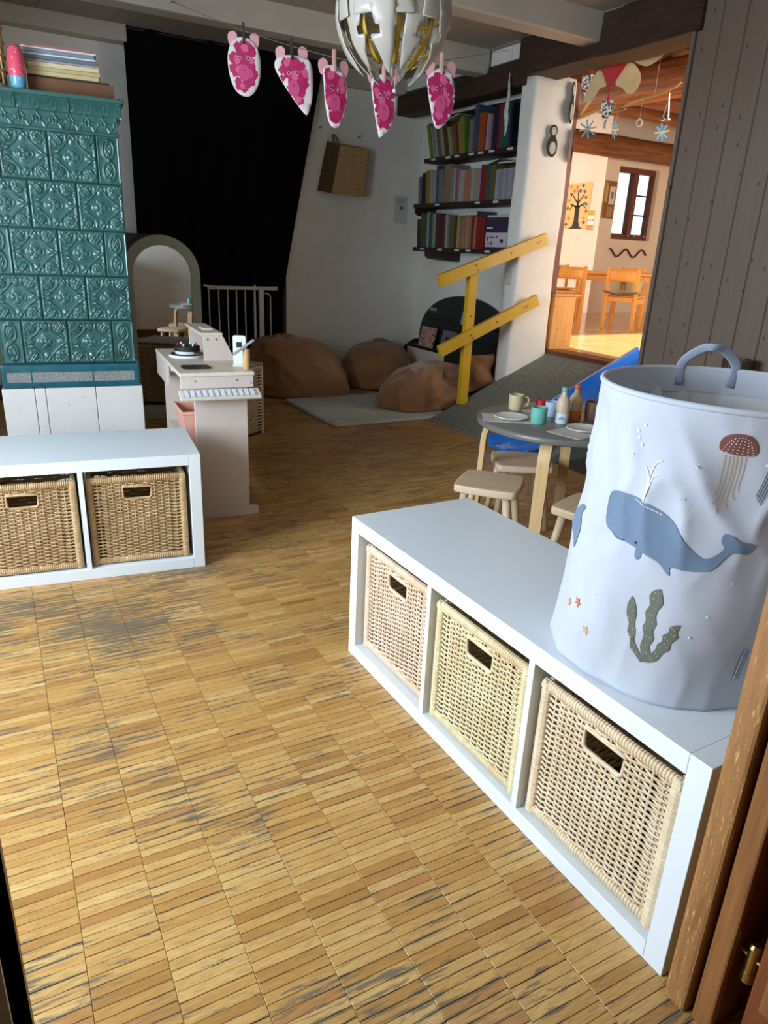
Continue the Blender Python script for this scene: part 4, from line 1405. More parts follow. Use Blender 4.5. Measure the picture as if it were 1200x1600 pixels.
# ------------------------------------------------------------------ bean bags and play mat
def cord_mat():
    m = NT('brown_corduroy')
    v = m.coord('Object')
    f = m.noise(v, 6, 4, 0.6)
    m.base(m.ramp(f, [(0.3, rgb(158, 110, 70)), (0.7, rgb(136, 92, 56))]))
    w = m.n('ShaderNodeTexWave', wave_type='BANDS', bands_direction='X')
    m.l(v, w.inputs['Vector'])
    w.inputs['Scale'].default_value = 55
    w.inputs['Distortion'].default_value = 1.5
    m.set(rough=0.85, sheen=0.35)
    m.bump(w.outputs['Fac'], 0.35, 0.002)
    return m.m
m_cord = cord_mat()
def bag(label, loc, rotz, a, b, h, peak, seed, lean=1.4, sq=2.6, tuft=0.05):
    t = thing('bean_bag', label, 'bean bag', loc, rotz, 'brown bean bags in the reading corner')
    def fn(u, v):
        th = 2 * PI * u
        c, s = math.cos(th), math.sin(th)
        k = (abs(c) ** sq + abs(s) ** sq) ** (-1 / sq)
        if v < 0.22:
            q = v / 0.22
            r, z = q ** 0.8 * 0.93, 0.0
            if q > 0.8:
                z = 0.012 * (q - 0.8) / 0.2
        else:
            q = (v - 0.22) / 0.78
            ang = q * PI / 2
            r = 0.93 + 0.07 * math.sin(min(1, q * 5) * PI / 2)
            r *= max(0.0, math.cos(ang)) ** (0.42 + 0.12 * lean)
            z = 0.012 + h * math.sin(ang) ** (0.72 + 0.15 * lean)
        px, py = peak[0] * (z / h) ** 1.3, peak[1] * (z / h) ** 1.3
        p = Vector((c * k * r * a + px, s * k * r * b + py, z))
        hz = z / h
        ns = noise.noise(Vector((c * 1.2 + seed, s * 1.2, hz * 1.6 + seed)))
        fold = abs(noise.noise(Vector((c * 2.3 + seed * 3, s * 2.3, hz * 3.5))))
        fold2 = math.sin(th * 7 + seed * 5 + hz * 3 + 2 * ns) * hz * hz
        amp = min(1.0, z / 0.04)
        f = 1 + amp * (0.13 * ns - 0.30 * fold * (0.35 + hz) + 0.06 * fold2)
        p.x = px + (p.x - px) * f
        p.y = py + (p.y - py) * f
        p.z *= 1 + amp * 0.06 * ns
        return p
    MB().grid(fn, 96, 64, True).build('bag_body', m_cord, t, smooth=True)
    if tuft:
        top = Vector((peak[0], peak[1], h * 1.0))
        mb = MB()
        def tf(u, v):
            th = 2 * PI * u
            r = tuft * (0.75 - 0.35 * math.sin(PI * min(1, v * 1.3)) + 0.35 * v) * (1 + 0.35 * math.sin(th * 3 + seed) + 0.2 * math.sin(th * 5 + v * 3))
            if v > 0.9:
                r *= max(0.05, (1 - v) * 6)
            return top + Vector((math.cos(th) * r - 0.02 * v, math.sin(th) * r * 0.6, -0.035 + tuft * (1.05 + 0.3 * math.sin(th * 2 + seed)) * min(v, 0.92)))
        mb.grid(tf, 40, 14, True)
        mb.build('tied_end', m_cord, t, smooth=True)
    return t
bag('brown bean bag by the child gate, slumped against the wall', (1.46, 4.68, 0), R(-20), 0.39, 0.27, 0.41, (-0.17, 0.07), 1.3, 1.25, 2.6, 0.065)
bag('brown bean bag in the corner under the wall basket', (2.22, 4.85, 0), R(-4), 0.34, 0.28, 0.35, (0.02, 0.05), 4.1, 1.7, 2.4, 0.065)
bag('brown bean bag lying beside the yellow railing', (2.06, 3.94, 0.018), R(12), 0.40, 0.26, 0.29, (0.13, 0.02), 7.7, 1.5, 2.6, 0.0)
# the free corner of the third bag stands up against the book rack
t = thing('cushion', 'brown plush cushion propped up behind the yellow railing post', 'cushion', (2.40, 3.70, 0.145), R(14))
def cush(u, v):
    a, b = 2 * u - 1, 2 * v - 1
    th = 0.055 * (max(0.0, (1 - a ** 4) * (1 - b ** 4))) ** 0.5
    w = 0.012 * noise.noise(Vector((a * 2.2, b * 2.2, 1.0)))
    return a, b, th, w
mb = MB()
mb.grid(lambda u, v: (0.13 * cush(u, v)[0], -cush(u, v)[2] + cush(u, v)[3] + 0.02 * math.sin(v * 9 + u * 3), 0.135 + 0.135 * cush(u, v)[1]), 36, 36)
mb.grid(lambda u, v: (0.13 * cush(u, v)[0], cush(u, v)[2] + cush(u, v)[3] + 0.02 * math.sin(v * 9 + u * 3), 0.135 + 0.135 * cush(u, v)[1]), 36, 36)
m_fur = fabric('brown_plush', rgb(142, 98, 58), rgb(116, 78, 44), 160, 0.6)
mb.build('cushion_body', m_fur, t, smooth=True)

m_mat = fabric('grey_mat', rgb(188, 194, 188), rgb(174, 180, 174), 120, 0.5)
mat_o = thing('play_mat', 'flat grey-green play mat in front of the bean bags', 'mat', (1.17, 3.575, 0))
mb = MB().prism(rrect(0.93, 0.86, 0.03), (0, 0, 0.0005), (1, 0, 0), (0, 1, 0), (0, 0, 0.024))
mb.build('mat_pad', m_mat, mat_o, bevel=0.008)
mb = MB().prism(rrect(0.045, 0.03, 0.013), (0.035, 0.05, 0.0245), (1, 0, 0), (0, 1, 0), (0, 0, 0.0012))
mb.build('mat_label', plain('label_white', rgb(220, 220, 216), None, 10, 0.6), mat_o)

# ------------------------------------------------------------------ carpeted ramp, railing, slide
m_carpet = NT('grey_carpet')
_v = m_carpet.coord('World')
_f = m_carpet.noise(_v, 95, 3, 0.7)
m_carpet.base(m_carpet.ramp(_f, [(0.3, rgb(88, 93, 85)), (0.5, rgb(118, 123, 114)), (0.72, rgb(160, 162, 148))]))
m_carpet.set(rough=0.95)
m_carpet.bump(_f, 0.8, 0.004)
m_carpet = m_carpet.m
RS = 0.4245
structure('ramp', MB().prism([(1.885, 0.0), (1.905, 0.012), (2.95, 0.448), (2.95, 0.0)], (0, 2.40, 0), (1, 0, 0), (0, 0, 1), (0, 1.165, 0)), m_carpet, 'grey carpeted ramp up to the dining room')
m_yellow = plain('yellow_paint', rgb(222, 178, 44), rgb(208, 160, 34), 5, 0.4, bump=0.1, bscale=30)
m_bolt = plain('bolt', rgb(150, 120, 60), None, 10, 0.35, metal=0.8)
rail = thing('ramp_railing', 'yellow wooden railing with two sloping rails beside the ramp', 'railing', (2.13, 3.50, 0.105))
MB().box(-0.033, 0.033, 0.0, 0.042, 0.0, 0.945).build('post', m_yellow, rail, bevel=0.003)
def railbar(x0, z0, x1, z1):
    a, b = Vector((x0 - 2.13, -0.017, z0 - 0.105)), Vector((x1 - 2.13, -0.017, z1 - 0.105))
    return MB().bar(a, b, 0.033, 0.078)
railbar(1.84, 0.925, 2.70, 1.215).build('hand_rail', m_yellow, rail, bevel=0.003)
railbar(1.88, 0.480, 2.68, 0.815).build('lower_rail', m_yellow, rail, bevel=0.003)
mb = MB()
for x, z in ((2.115, 1.03), (2.135, 1.0), (2.40, 1.115), (2.62, 1.185), (2.645, 1.20), (2.12, 0.585), (2.14, 0.565), (2.33, 0.67), (2.56, 0.765), (2.585, 0.775)):
    mb.cyl((x - 2.13, -0.034, z - 0.105), (x - 2.13, -0.039, z - 0.105), 0.006, 0.005, 10)
mb.cyl((0.0, 0.0, 0.60), (0.0, -0.006, 0.60), 0.006, 0.005, 10)
mb.build('bolt', m_bolt, rail)
m_blue = plain('blue_plastic', rgb(26, 136, 238), rgb(20, 120, 226), 3, 0.18, coat=0.4)
sl = thing('toy_slide', 'blue plastic toy slide lying on the carpeted ramp', 'slide', (1.90, 2.62, 0.0))
prof = [(-0.19, 0.105), (-0.165, 0.112), (-0.140, 0.070), (-0.115, 0.045), (0.115, 0.045), (0.140, 0.070), (0.165, 0.112), (0.19, 0.105), (0.17, 0.055), (0.13, 0.025), (-0.13, 0.025), (-0.17, 0.055)]
def slp(s):
    x = -0.10 + s * 1.17
    z = max(0.004, (x + 0.015) * RS + 0.004)
    if s < 0.16:
        z = max(z, 0.004)
    return x, z
mb = MB()
ns, k = 26, len(prof)
for i in range(ns + 1):
    x, z = slp(i / ns)
    for y, dz in prof:
        mb.v.append((x, y, z + dz * (0.75 + 0.25 * i / ns)))
for i in range(ns):
    for j in range(k):
        mb.f.append((i * k + j, i * k + (j + 1) % k, (i + 1) * k + (j + 1) % k, (i + 1) * k + j))
mb.f.append(tuple(range(k)))
mb.f.append(tuple(ns * k + j for j in range(k)))
mb.build('slide_bed', m_blue, sl, auto=50)
x, z = slp(1.0)
MB().box(x - 0.01, x + 0.06, -0.19, 0.19, z + 0.0, z + 0.11).build('slide_hook', m_blue, sl, bevel=0.008) if False else None

# ------------------------------------------------------------------ play table, stools and tea set
m_lino = plain('grey_linoleum', rgb(116, 114, 110), rgb(106, 104, 100), 6, 0.32)
m_birch = wood('birch', rgb(220, 186, 136), rgb(198, 160, 108), 'z', 0.4, 4)
m_birchp = wood('pale_birch', rgb(220, 196, 166), rgb(204, 176, 142), 'x', 0.5, 3)
TC = (1.16, 1.55)
tb = thing('play_table', 'round grey topped play table with bent birch legs', 'table', (TC[0], TC[1], 0))
MB().lathe([(0.001, 0.474), (0.328, 0.474), (0.336, 0.478), (0.338, 0.487), (0.336, 0.496), (0.332, 0.5), (0.001, 0.5)], 72).build('table_top', m_lino, tb, auto=50)
for a in (130, 216, 310, 40):
    ca_, sa_ = math.cos(R(a)), math.sin(R(a))
    path = smooth_open([(0.15, 0.462), (0.255, 0.461), (0.288, 0.450), (0.303, 0.415), (0.308, 0.35), (0.318, 0.004)], 4)
    mb = MB()
    vs = []
    for i, p in enumerate(path):
        d = path[min(i + 1, len(path) - 1)] - path[max(i - 1, 0)]
        nn = Vector((-d[1], d[0])).normalized() * 0.011
        for w in (-0.022, 0.022):
            for s in (-1, 1):
                rr, zz = p[0] + nn[0] * s, p[1] + nn[1] * s
                vs.append((rr * ca_ - w * sa_, rr * sa_ + w * ca_, zz))
    fs = []
    for i in range(len(path) - 1):
        q = i * 4
        fs += [(q, q + 1, q + 5, q + 4), (q + 3, q + 2, q + 6, q + 7), (q + 2, q, q + 4, q + 6), (q + 1, q + 3, q + 7, q + 5)]
    fs += [(0, 2, 3, 1), tuple(len(vs) - 4 + j for j in (0, 1, 3, 2))]
    mb.add(vs, fs)
    mb.build('leg', m_birch, tb, auto=40)

def make_stool(label):
    t = thing('stool', label, 'stool', (0, 0, 0), 0, 'small birch stools around the play table')
    out = smooth_closed([(-0.122, -0.085), (-0.085, -0.122), (0.085, -0.122), (0.122, -0.085), (0.118, 0.085), (0.085, 0.118), (-0.085, 0.118), (-0.118, 0.085)], 4)
    MB().prism(out, (0, 0, 0.252), (1, 0, 0), (0, 1, 0), (0, 0, 0.030)).build('seat', m_birchp, t, bevel=0.007)
    for sx in (-1, 1):
        for sy in (-1, 1):
            MB().cyl((sx * 0.112, sy * 0.112, 0.0), (sx * 0.078, sy * 0.078, 0.254), 0.0125, 0.0165, 14).build('leg', m_birchp, t, smooth=True)
    return t
st = make_stool('pale birch stool close to the long white bench')
st.location, st.rotation_euler = (0.845, 1.575, 0), (0, 0, R(-50))
copy_thing(st, (1.165, 1.77, 0), R(-30), 'pale birch stool on the far side of the play table')
copy_thing(st, (1.005, 1.185, 0), R(20), 'pale birch stool half hidden by the whale hamper')

TZ = 0.5003
def cup(label, x, y, c, r=0.031, h=0.062, handle=None):
    m = plain('cup_' + label.split()[0] + str(len(MATS)), c, None, 10, 0.4)
    t = thing('cup', label, 'cup', (x, y, TZ), 0, 'toy cups on the play table')
    MB().lathe([(0.001, 0), (r * 0.88, 0), (r * 0.94, 0.004), (r, h * 0.5), (r, h), (r - 0.0035, h), (r - 0.004, h * 0.5), (r * 0.82, 0.006), (0.001, 0.006)], 28).build('cup_body', m, t, auto=50)
    if handle is not None:
        c_, s_ = math.cos(R(handle)), math.sin(R(handle))
        pts = [((r - 0.002 + q) * c_, (r - 0.002 + q) * s_, z) for q, z in ((0, h * 0.88), (0.016, h * 0.86), (0.021, h * 0.6), (0.014, h * 0.3), (0, h * 0.26))]
        MB().tube(smooth_open(pts, 4), 0.0035, 6).build('cup_handle', m, t, smooth=True)
    return t
cup('cream toy cup with a handle standing on the far placemat', 1.105, 1.775, rgb(206, 190, 150), handle=-40)
cup('teal green toy cup in front of the bottles', 1.025, 1.545, rgb(112, 186, 172))
cup('pale blue toy cup behind the teal capped bottle', 1.165, 1.625, rgb(176, 194, 220), 0.028, 0.058)
cup('small red toy cup on the far side of the table', 1.215, 1.745, rgb(196, 36, 40), 0.022, 0.038)
cup('brown toy beaker beside the orange bottle', 1.285, 1.520, rgb(128, 92, 82), 0.032, 0.070)
cup('pale grey-green toy cup next to the whale hamper', 1.255, 1.405, rgb(182, 190, 178), 0.030, 0.052)
def bottle(label, x, y, body, low, cap):
    t = thing('toy_bottle', label, 'toy bottle', (x, y, TZ), 0, 'toy bottles on the play table')
    mk = lambda n, c: plain('bottle_%s_%d' % (n, len(MATS)), c, None, 10, 0.45)
    MB().lathe([(0.001, 0), (0.0245, 0), (0.026, 0.003), (0.026, 0.040), (0.001, 0.040)], 24).build('bottle_label', mk('low', low), t, auto=50)
    MB().lathe([(0.001, 0.040), (0.0258, 0.040), (0.0258, 0.078), (0.023, 0.092), (0.014, 0.104), (0.0105, 0.112), (0.0105, 0.122), (0.001, 0.122)], 24).build('bottle_body', mk('body', body), t, auto=50)
    MB().lathe([(0.001, 0.122), (0.0125, 0.122), (0.013, 0.125), (0.0125, 0.137), (0.010, 0.139), (0.001, 0.139)], 18).build('bottle_cap', mk('cap', cap), t, auto=50)
    return t
b1 = bottle('wooden toy milk bottle with a teal cap', 1.115, 1.515, rgb(206, 182, 160), rgb(214, 222, 228), rgb(92, 170, 160))
b2 = bottle('wooden toy juice bottle with an orange cap and label', 1.205, 1.540, rgb(206, 172, 140), rgb(214, 112, 44), rgb(206, 100, 50))
mb = MB()
for k in range(5):
    a = R(205 + k * 9)
    mb.ball((0.0262 * math.cos(a), 0.0262 * math.sin(a), 0.020 + 0.006 * (k % 2)), 0.0035, 8, 5, (0.6, 0.6, 1.3))
mb.build('bottle_print', plain('print_cyan', rgb(90, 150, 176), None, 10, 0.6), b1)
mb = MB()
for k in range(10):
    a = R(248) + 0.32 * math.cos(2 * PI * k / 10)
    mb.ball((0.0256 * math.cos(a), 0.0256 * math.sin(a), 0.060 + 0.010 * math.sin(2 * PI * k / 10)), 0.0028, 6, 4)
mb.build('bottle_print', plain('print_orange2', rgb(222, 140, 50), None, 10, 0.6), b2)
m_paper = plain('placemat_paper', rgb(214, 208, 200), rgb(196, 186, 176), 30, 0.6)
m_plate = plain('plate_white', rgb(226, 222, 220), None, 10, 0.3)
for (x, y, a, lb) in ((0.965, 1.645, -35, 'cream paper placemat under the plate near the bench'), (1.075, 1.375, 10, 'cream paper placemat under the plate near the hamper'), (1.235, 1.745, 30, 'cream paper placemat on the far side of the play table')):
    o = MB().prism(rrect(0.21, 0.145, 0.006), (-0.105, -0.0725, 0), (1, 0, 0), (0, 1, 0), (0, 0, 0.0012)).build('placemat', m_paper)
    o.location, o.rotation_euler = (x, y, TZ - 0.0002), (0, 0, R(a))
    tag(o, lb, 'placemat', 'paper placemats on the play table')
for (x, y, lb) in ((0.968, 1.640, 'white toy plate near the bench side of the table'), (1.105, 1.385, 'white toy plate near the whale hamper')):
    o = MB().lathe([(0.001, 0), (0.042, 0), (0.060, 0.006), (0.066, 0.009), (0.065, 0.0115), (0.058, 0.009), (0.041, 0.004), (0.001, 0.004)], 36).build('plate', m_plate, auto=50)
    o.location = (x, y, TZ + 0.0012)
    tag(o, lb, 'plate', 'toy plates on the play table')
# ------------------------------------------------------------------ book shelves in the niche
m_shelf = wood('dark_shelf', rgb(40, 26, 20), rgb(56, 36, 28), 'y', 0.5, 4, kind='World')
m_tape = plain('shelf_label', rgb(206, 204, 200), None, 40, 0.6)
bs = thing('book_shelves', 'three dark wall shelves full of books in the niche', 'shelf', (2.65, 4.3, 1.10))
SH = [('top', 1.790, 3.705, 4.835), ('middle', 1.462, 3.705, 4.955), ('bottom', 1.132, 3.705, 4.935)]
for nm, z, y0, y1 in SH:
    MB().box(-0.11, 0.105, y0 - 4.3, y1 - 4.3, z - 0.032 - 1.10, z - 1.10).build('shelf_board', m_shelf, bs, bevel=0.003)
    for f in {'top': (0.12, 0.30, 0.40, 0.56, 0.66, 0.77, 0.95), 'middle': (0.28, 0.70, 0.87), 'bottom': (0.12, 0.33, 0.52, 0.64, 0.83)}[nm]:
        y = y1 - (y1 - y0) * f - 4.3
        MB().box(-0.1115, -0.110, y - 0.03, y + 0.03, z - 0.020 - 1.10, z - 0.006 - 1.10).build('shelf_label', m_tape, bs)
MB().box(0.1062, 0.1098, -0.59, 0.60, 0.692, 1.03).build('back_panel', m_shelf, bs)  # dark sheet added in place of the shade above the top row of books
for z, y in ((1.10, 4.70), (1.43, 4.93)):
    MB().prism([(0, 0), (0.20, 0), (0.20, -0.055), (0.18, -0.07), (0.03, -0.055), (0, -0.035)], (-0.10, y - 4.3 - (0.16 if z < 1.2 else 0.0), z - 1.10), (1, 0, 0), (0, 0, 1), (0, 0.22 if z < 1.2 else 0.02, 0)).build('bracket', m_shelf, bs)
BOOKC = {'lime': (150, 160, 44), 'white': (196, 192, 190), 'grey': (146, 142, 142), 'olive': (120, 112, 60), 'cream': (196, 176, 140), 'orange': (190, 96, 40), 'brown': (98, 66, 44), 'tan': (176, 142, 104), 'red': (160, 46, 44), 'green': (70, 110, 60), 'pink': (190, 110, 124), 'blue': (70, 96, 132), 'navy': (34, 42, 66), 'magenta': (150, 36, 84), 'teal': (44, 108, 112), 'yellow': (196, 150, 40), 'lavender': (178, 172, 196), 'purple': (76, 56, 104), 'mint': (146, 168, 146), 'maroon': (96, 36, 40), 'peach': (212, 140, 110)}
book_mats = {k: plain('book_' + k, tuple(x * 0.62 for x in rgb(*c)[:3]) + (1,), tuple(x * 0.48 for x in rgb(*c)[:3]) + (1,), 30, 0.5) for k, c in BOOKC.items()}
m_pages = plain('book_pages', rgb(206, 200, 186), rgb(190, 182, 166), 60, 0.8)
ORD = ['first', 'second', 'third', 'fourth', 'fifth', 'sixth', 'seventh', 'eighth', 'ninth', 'tenth', 'eleventh', 'twelfth', 'thirteenth', 'fourteenth', 'fifteenth', 'sixteenth', 'seventeenth', 'eighteenth', 'nineteenth', 'twentieth', 'twenty-first', 'twenty-second', 'twenty-third', 'twenty-fourth', 'twenty-fifth', 'twenty-sixth', 'twenty-seventh', 'twenty-eighth', 'twenty-ninth', 'thirtieth']
def book(cname, th, h, depth, label, loc, rot=(0, 0, 0), group='books on the niche shelves'):
    """stands at loc, spine towards -x, thickness along -y"""
    c = 0.002
    mb = MB()
    mb.box(0, depth, -th, -th + c, 0, h).box(0, depth, -c, 0, 0, h).box(0, c * 1.2, -th + c, -c, 0, h)
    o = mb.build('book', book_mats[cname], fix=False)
    o.location, o.rotation_euler = loc, rot
    tag(o, label, 'book', group)
    MB().box(c * 1.2, depth - 0.004, -th + c, -c, 0.003, h - 0.003).build('pages', m_pages, o, fix=False)
    return o
ROWS = {
    'top': [('lime', .024, .25, 14), ('white', .012, .235, 14), ('grey', .014, .24, 14), ('white', .012, .23, 13), ('olive', .022, .235, 13), ('grey', .016, .24, 13), ('cream', .014, .225, 13), ('brown', .036, .215, 12), ('cream', .016, .20, 12), ('tan', .014, .20, 12), ('olive', .024, .21, 11), ('red', .016, .23, 10), ('peach', .012, .22, 9), ('lime', .030, .245, 7), ('green', .020, .24, 5), ('tan', .018, .22, 3), ('grey', .014, .22, 1), ('blue', .026, .30, 0), ('orange', .052, .245, 0), ('red', .012, .215, 0), ('white', .014, .23, 0), ('lavender', .014, .22, 0), ('pink', .012, .215, 0), ('navy', .030, .26, 0), ('magenta', .024, .27, 0), ('green', .024, .26, 0), ('teal', .030, .27, 0), ('navy', .020, .26, 0)],
    'middle': [('cream', .016, .20, 4), ('grey', .014, .20, 4), ('navy', .034, .225, 3), ('yellow', .040, .24, 3), ('white', .018, .235, 3), ('white', .016, .23, 3), ('white', .014, .23, 3), ('blue', .020, .265, 3), ('grey', .040, .235, 3), ('tan', .050, .265, 2), ('mint', .024, .24, 2), ('white', .014, .23, 2), ('pink', .030, .225, 1), ('white', .040, .215, 1), ('peach', .044, .215, 0), ('white', .024, .22, 0), ('cream', .022, .215, 0), ('lavender', .020, .215, 0), ('red', .022, .235, 0), ('red', .020, .225, 0), ('teal', .026, .225, 0), ('olive', .030, .225, 0), ('white', .021, .195, 0), ('lavender', .021, .195, 0), ('white', .021, .195, 0), ('lavender', .021, .195, 0), ('white', .021, .195, 0), ('lavender', .021, .195, 0)],
    'bottom': [('maroon', .030, .21, 4), ('green', .026, .255, 3), ('green', .024, .25, 3), ('white', .016, .26, 3), ('teal', .026, .255, 3), ('mint', .018, .25, 3), ('white', .012, .245, 3), ('brown', .028, .245, 2), ('maroon', .030, .24, 2), ('brown', .018, .235, 2), ('white', .018, .24, 2), ('grey', .014, .235, 2), ('olive', .034, .225, 1), ('brown', .020, .215, 1), ('cream', .018, .225, 1), ('tan', .022, .225, 0), ('peach', .016, .225, 0), ('cream', .020, .225, 0), ('tan', .022, .225, 0), ('red', .020, .225, 0), ('peach', .012, .22, 0), ('red', .030, .225, 0), ('red', .024, .225, 0)]}
for (nm, z, y0, y1) in SH:
    row = ROWS[nm]
    avail = (y1 - y0) - (0.30 if nm == 'bottom' else 0.0) - 0.02
    tot = sum(t / math.cos(R(l)) + 0.0012 for _, t, _, l in row) + (0.045 if nm == 'top' else 0.0)
    k = avail / tot
    y = y1 - 0.008 - (0.05 if nm == 'top' else 0.012)
    for i, (c, t, h, lean) in enumerate(row):
        t2 = t * k if nm != 'top' else t * (avail - 0.06) / (tot)
        hh = h * 1.02
        dp = 0.165 + 0.02 * rng.random()
        a = R(-lean * (1.35 if nm == 'top' else 1.0))
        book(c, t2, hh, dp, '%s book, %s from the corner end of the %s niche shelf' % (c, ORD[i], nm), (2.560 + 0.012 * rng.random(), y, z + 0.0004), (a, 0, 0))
        y -= (t2 / math.cos(a) + 0.0012 * k)
# lying books and a purple boxed set
def lying(c, label, x0, y0, z, ly, lz, tilt=0.0, dp=0.18):
    o = MB().box(0, dp, -ly / 2, ly / 2, 0, lz).build('book', book_mats[c], bevel=0.001)
    o.location, o.rotation_euler = (x0, y0, z), (tilt, 0, 0)
    tag(o, label, 'book', 'books on the niche shelves')
    MB().box(-0.0003, 0.003, -ly / 2 + 0.003, ly / 2 - 0.003, 0.002, lz - 0.002).build('pages', m_pages, o)
lying('blue', 'blue book lying across the brown books on the bottom niche shelf', 2.575, 4.235, 1.132 + 0.2345, 0.24, 0.030)
lying('tan', 'tan book lying on the pale series on the middle niche shelf', 2.575, 3.83, 1.462 + 0.2345, 0.20, 0.012)
lying('grey', 'grey flat book leaning across the middle niche shelf', 2.575, 4.02, 1.462 + 0.242, 0.19, 0.010, R(-12))
lying('cream', 'cream thin book lying on the leaning books of the top shelf', 2.575, 4.52, 1.79 + 0.262, 0.16, 0.010, R(-9))
t = thing('boxed_set', 'purple and white boxed toy set on the bottom niche shelf', 'box', (2.57, 3.86, 1.1324))
MB().box(0, 0.16, -0.115, 0.13, 0.0, 0.19).build('box_body', plain('box_white', rgb(196, 192, 196), rgb(186, 182, 188), 30, 0.5), t, bevel=0.002)
MB().box(-0.0012, 0.161, -0.116, 0.131, 0.115, 0.191).build('box_band', book_mats['purple'], t)
MB().box(-0.0012, 0.161, -0.116, 0.131, -0.0003, 0.018).build('box_band', book_mats['purple'], t)
mb = MB()
for y, z, w, h in ((0.10, 0.075, 0.006, 0.03), (0.07, 0.085, 0.012, 0.008), (0.04, 0.082, 0.012, 0.008), (0.0, 0.086, 0.010, 0.010), (0.09, 0.04, 0.007, 0.014), (0.055, 0.045, 0.006, 0.024), (-0.06, 0.06, 0.016, 0.022)):
    mb.box(-0.0012, 0.0, y - w, y + w, z - h / 2, z + h / 2)
mb.build('box_print', m_black, t)
mb = MB()
for k in range(6):
    mb.box(-0.0018, -0.0012, 0.115 - k * 0.012 - 0.004, 0.115 - k * 0.012 + 0.003, 0.142, 0.152)
mb.build('box_lettering', m_pwhite, t)
t = thing('flat_box', 'dark flat game box with a white edge on the purple boxed set', 'box', (2.57, 3.845, 1.3236))
MB().box(0, 0.165, -0.12, 0.14, 0, 0.026).build('box_body', m_box_dark, t, bevel=0.001)
MB().box(-0.001, 0.001, -0.12, 0.08, 0.026, 0.04).box(0.001, 0.165, -0.12, 0.14, 0.026, 0.04).build('box_lid', plain('lid_white', rgb(186, 182, 178), None, 20, 0.6), t)

# ------------------------------------------------------------------ black arched book rack under the shelves
m_rack = plain('rack_black', rgb(38, 40, 40), rgb(32, 34, 34), 5, 0.5)
rack = thing('book_rack', 'black arched book rack under the niche shelves', 'book rack', (2.58, 4.40, 0))
mb = MB()
pts = [(-0.66, 0.0), (0.66, 0.0)] + [(0.66 * math.cos(PI * k / 28), 0.36 + 0.41 * math.sin(PI * k / 28) ** 0.8) for k in range(29)]
mb.prism(pts, (0.155, 0, 0), (0, 1, 0), (0, 0, 1), (0.016, 0, 0))
mb.build('back_board', m_rack, rack, bevel=0.003)
for s_ in (-0.66, 0.644):
    MB().prism([(0.0, 0), (0.155, 0), (0.155, 0.36), (0.10, 0.36), (0.0, 0.30)], (0, s_, 0), (1, 0, 0), (0, 0, 1), (0, 0.016, 0)).build('side_board', m_rack, rack, bevel=0.002)
MB().box(0.01, 0.155, -0.644, 0.644, 0.02, 0.034).build('rack_shelf', m_rack, rack)
MB().box(0.03, 0.155, -0.644, 0.644, 0.31, 0.322).build('rack_shelf', m_rack, rack)
MB().box(0.09, 0.155, -0.50, 0.45, 0.545, 0.556).build('rack_shelf', m_rack, rack)
MB().box(0.0, 0.012, 0.02, 0.60, 0.03, 0.305).build('front_board', m_kitwood, rack, bevel=0.002)
MB().box(0.0, 0.012, -0.644, 0.02, 0.03, 0.45).build('front_board', m_rack, rack, bevel=0.002)
MB().box(0.150, 0.155, 0.40, 0.50, 0.62, 0.645).build('name_plate', plain('plate_grey', rgb(150, 152, 152), None, 20, 0.5), rack)
def rack_book(label, y, z, w, h, mat, x):
    o = MB().box(0, 0.014, -w / 2, w / 2, 0, h).build('picture_book', mat, bevel=0.001)
    o.location, o.rotation_euler = (2.58 + x, y, z), (0, R(14), 0)
    tag(o, label, 'book', 'picture books in the black rack')
    return o
pbm = NT('picture_cover')
_v = pbm.coord('Object')
_vo = pbm.n('ShaderNodeTexVoronoi')
pbm.l(_v, _vo.inputs['Vector'])
_vo.inputs['Scale'].default_value = 22
pbm.base(pbm.ramp(_vo.outputs['Distance'], [(0.25, rgb(70, 60, 60)), (0.35, rgb(196, 184, 170)), (0.6, rgb(190, 120, 90))]))
pbm.set(rough=0.4)
rack_book('colourful picture book propped in the black rack', 4.80, 0.3225, 0.22, 0.17, pbm.m, 0.05)
rack_book('pale picture book in the black rack behind the railing post', 4.33, 0.5565, 0.10, 0.11, book_mats['white'], 0.105)
rack_book('grey picture book in the middle of the black rack', 4.50, 0.3225, 0.18, 0.17, book_mats['grey'], 0.055)

# ------------------------------------------------------------------ things on the walls
m_straw = NT('straw_weave')
_v = m_straw.coord('Object', scale=(1, 1, 1), rot=(0, R(45), 0))
_ch = m_straw.n('ShaderNodeTexChecker')
m_straw.l(_v, _ch.inputs['Vector'])
_ch.inputs['Scale'].default_value = 75
_ch.inputs['Color1'].default_value = rgb(190, 154, 106)
_ch.inputs['Color2'].default_value = rgb(160, 124, 80)
m_straw.base(_ch.outputs[0])
m_straw.set(rough=0.75)
m_straw.bump(_ch.outputs['Fac'], 0.5, 0.002)
m_straw_d = plain('straw_dark', rgb(98, 74, 48), rgb(84, 62, 40), 40, 0.8)
t = thing('wall_bag', 'woven straw bag hanging on the white back wall', 'bag', (1.98, 5.195, 1.50), 0)
fr = [(-0.135, -0.125, 0.0), (0.14, -0.14, -0.01), (0.165, -0.15, 0.34), (-0.07, -0.12, 0.345)]
bk = [(-0.205, -0.004, 0.02), (0.12, -0.004, 0.02), (0.15, -0.004, 0.37), (-0.125, -0.004, 0.38)]
mb = MB().add(fr + bk, [(0, 1, 2, 3), (4, 7, 6, 5), (1, 5, 6, 2), (0, 1, 5, 4)])
mb.build('bag_front', m_straw.m, t, solid=0.005)
MB().add([fr[0], fr[3], bk[3], bk[0]], [(0, 1, 2, 3)]).build('bag_side', m_straw_d, t, solid=0.005)
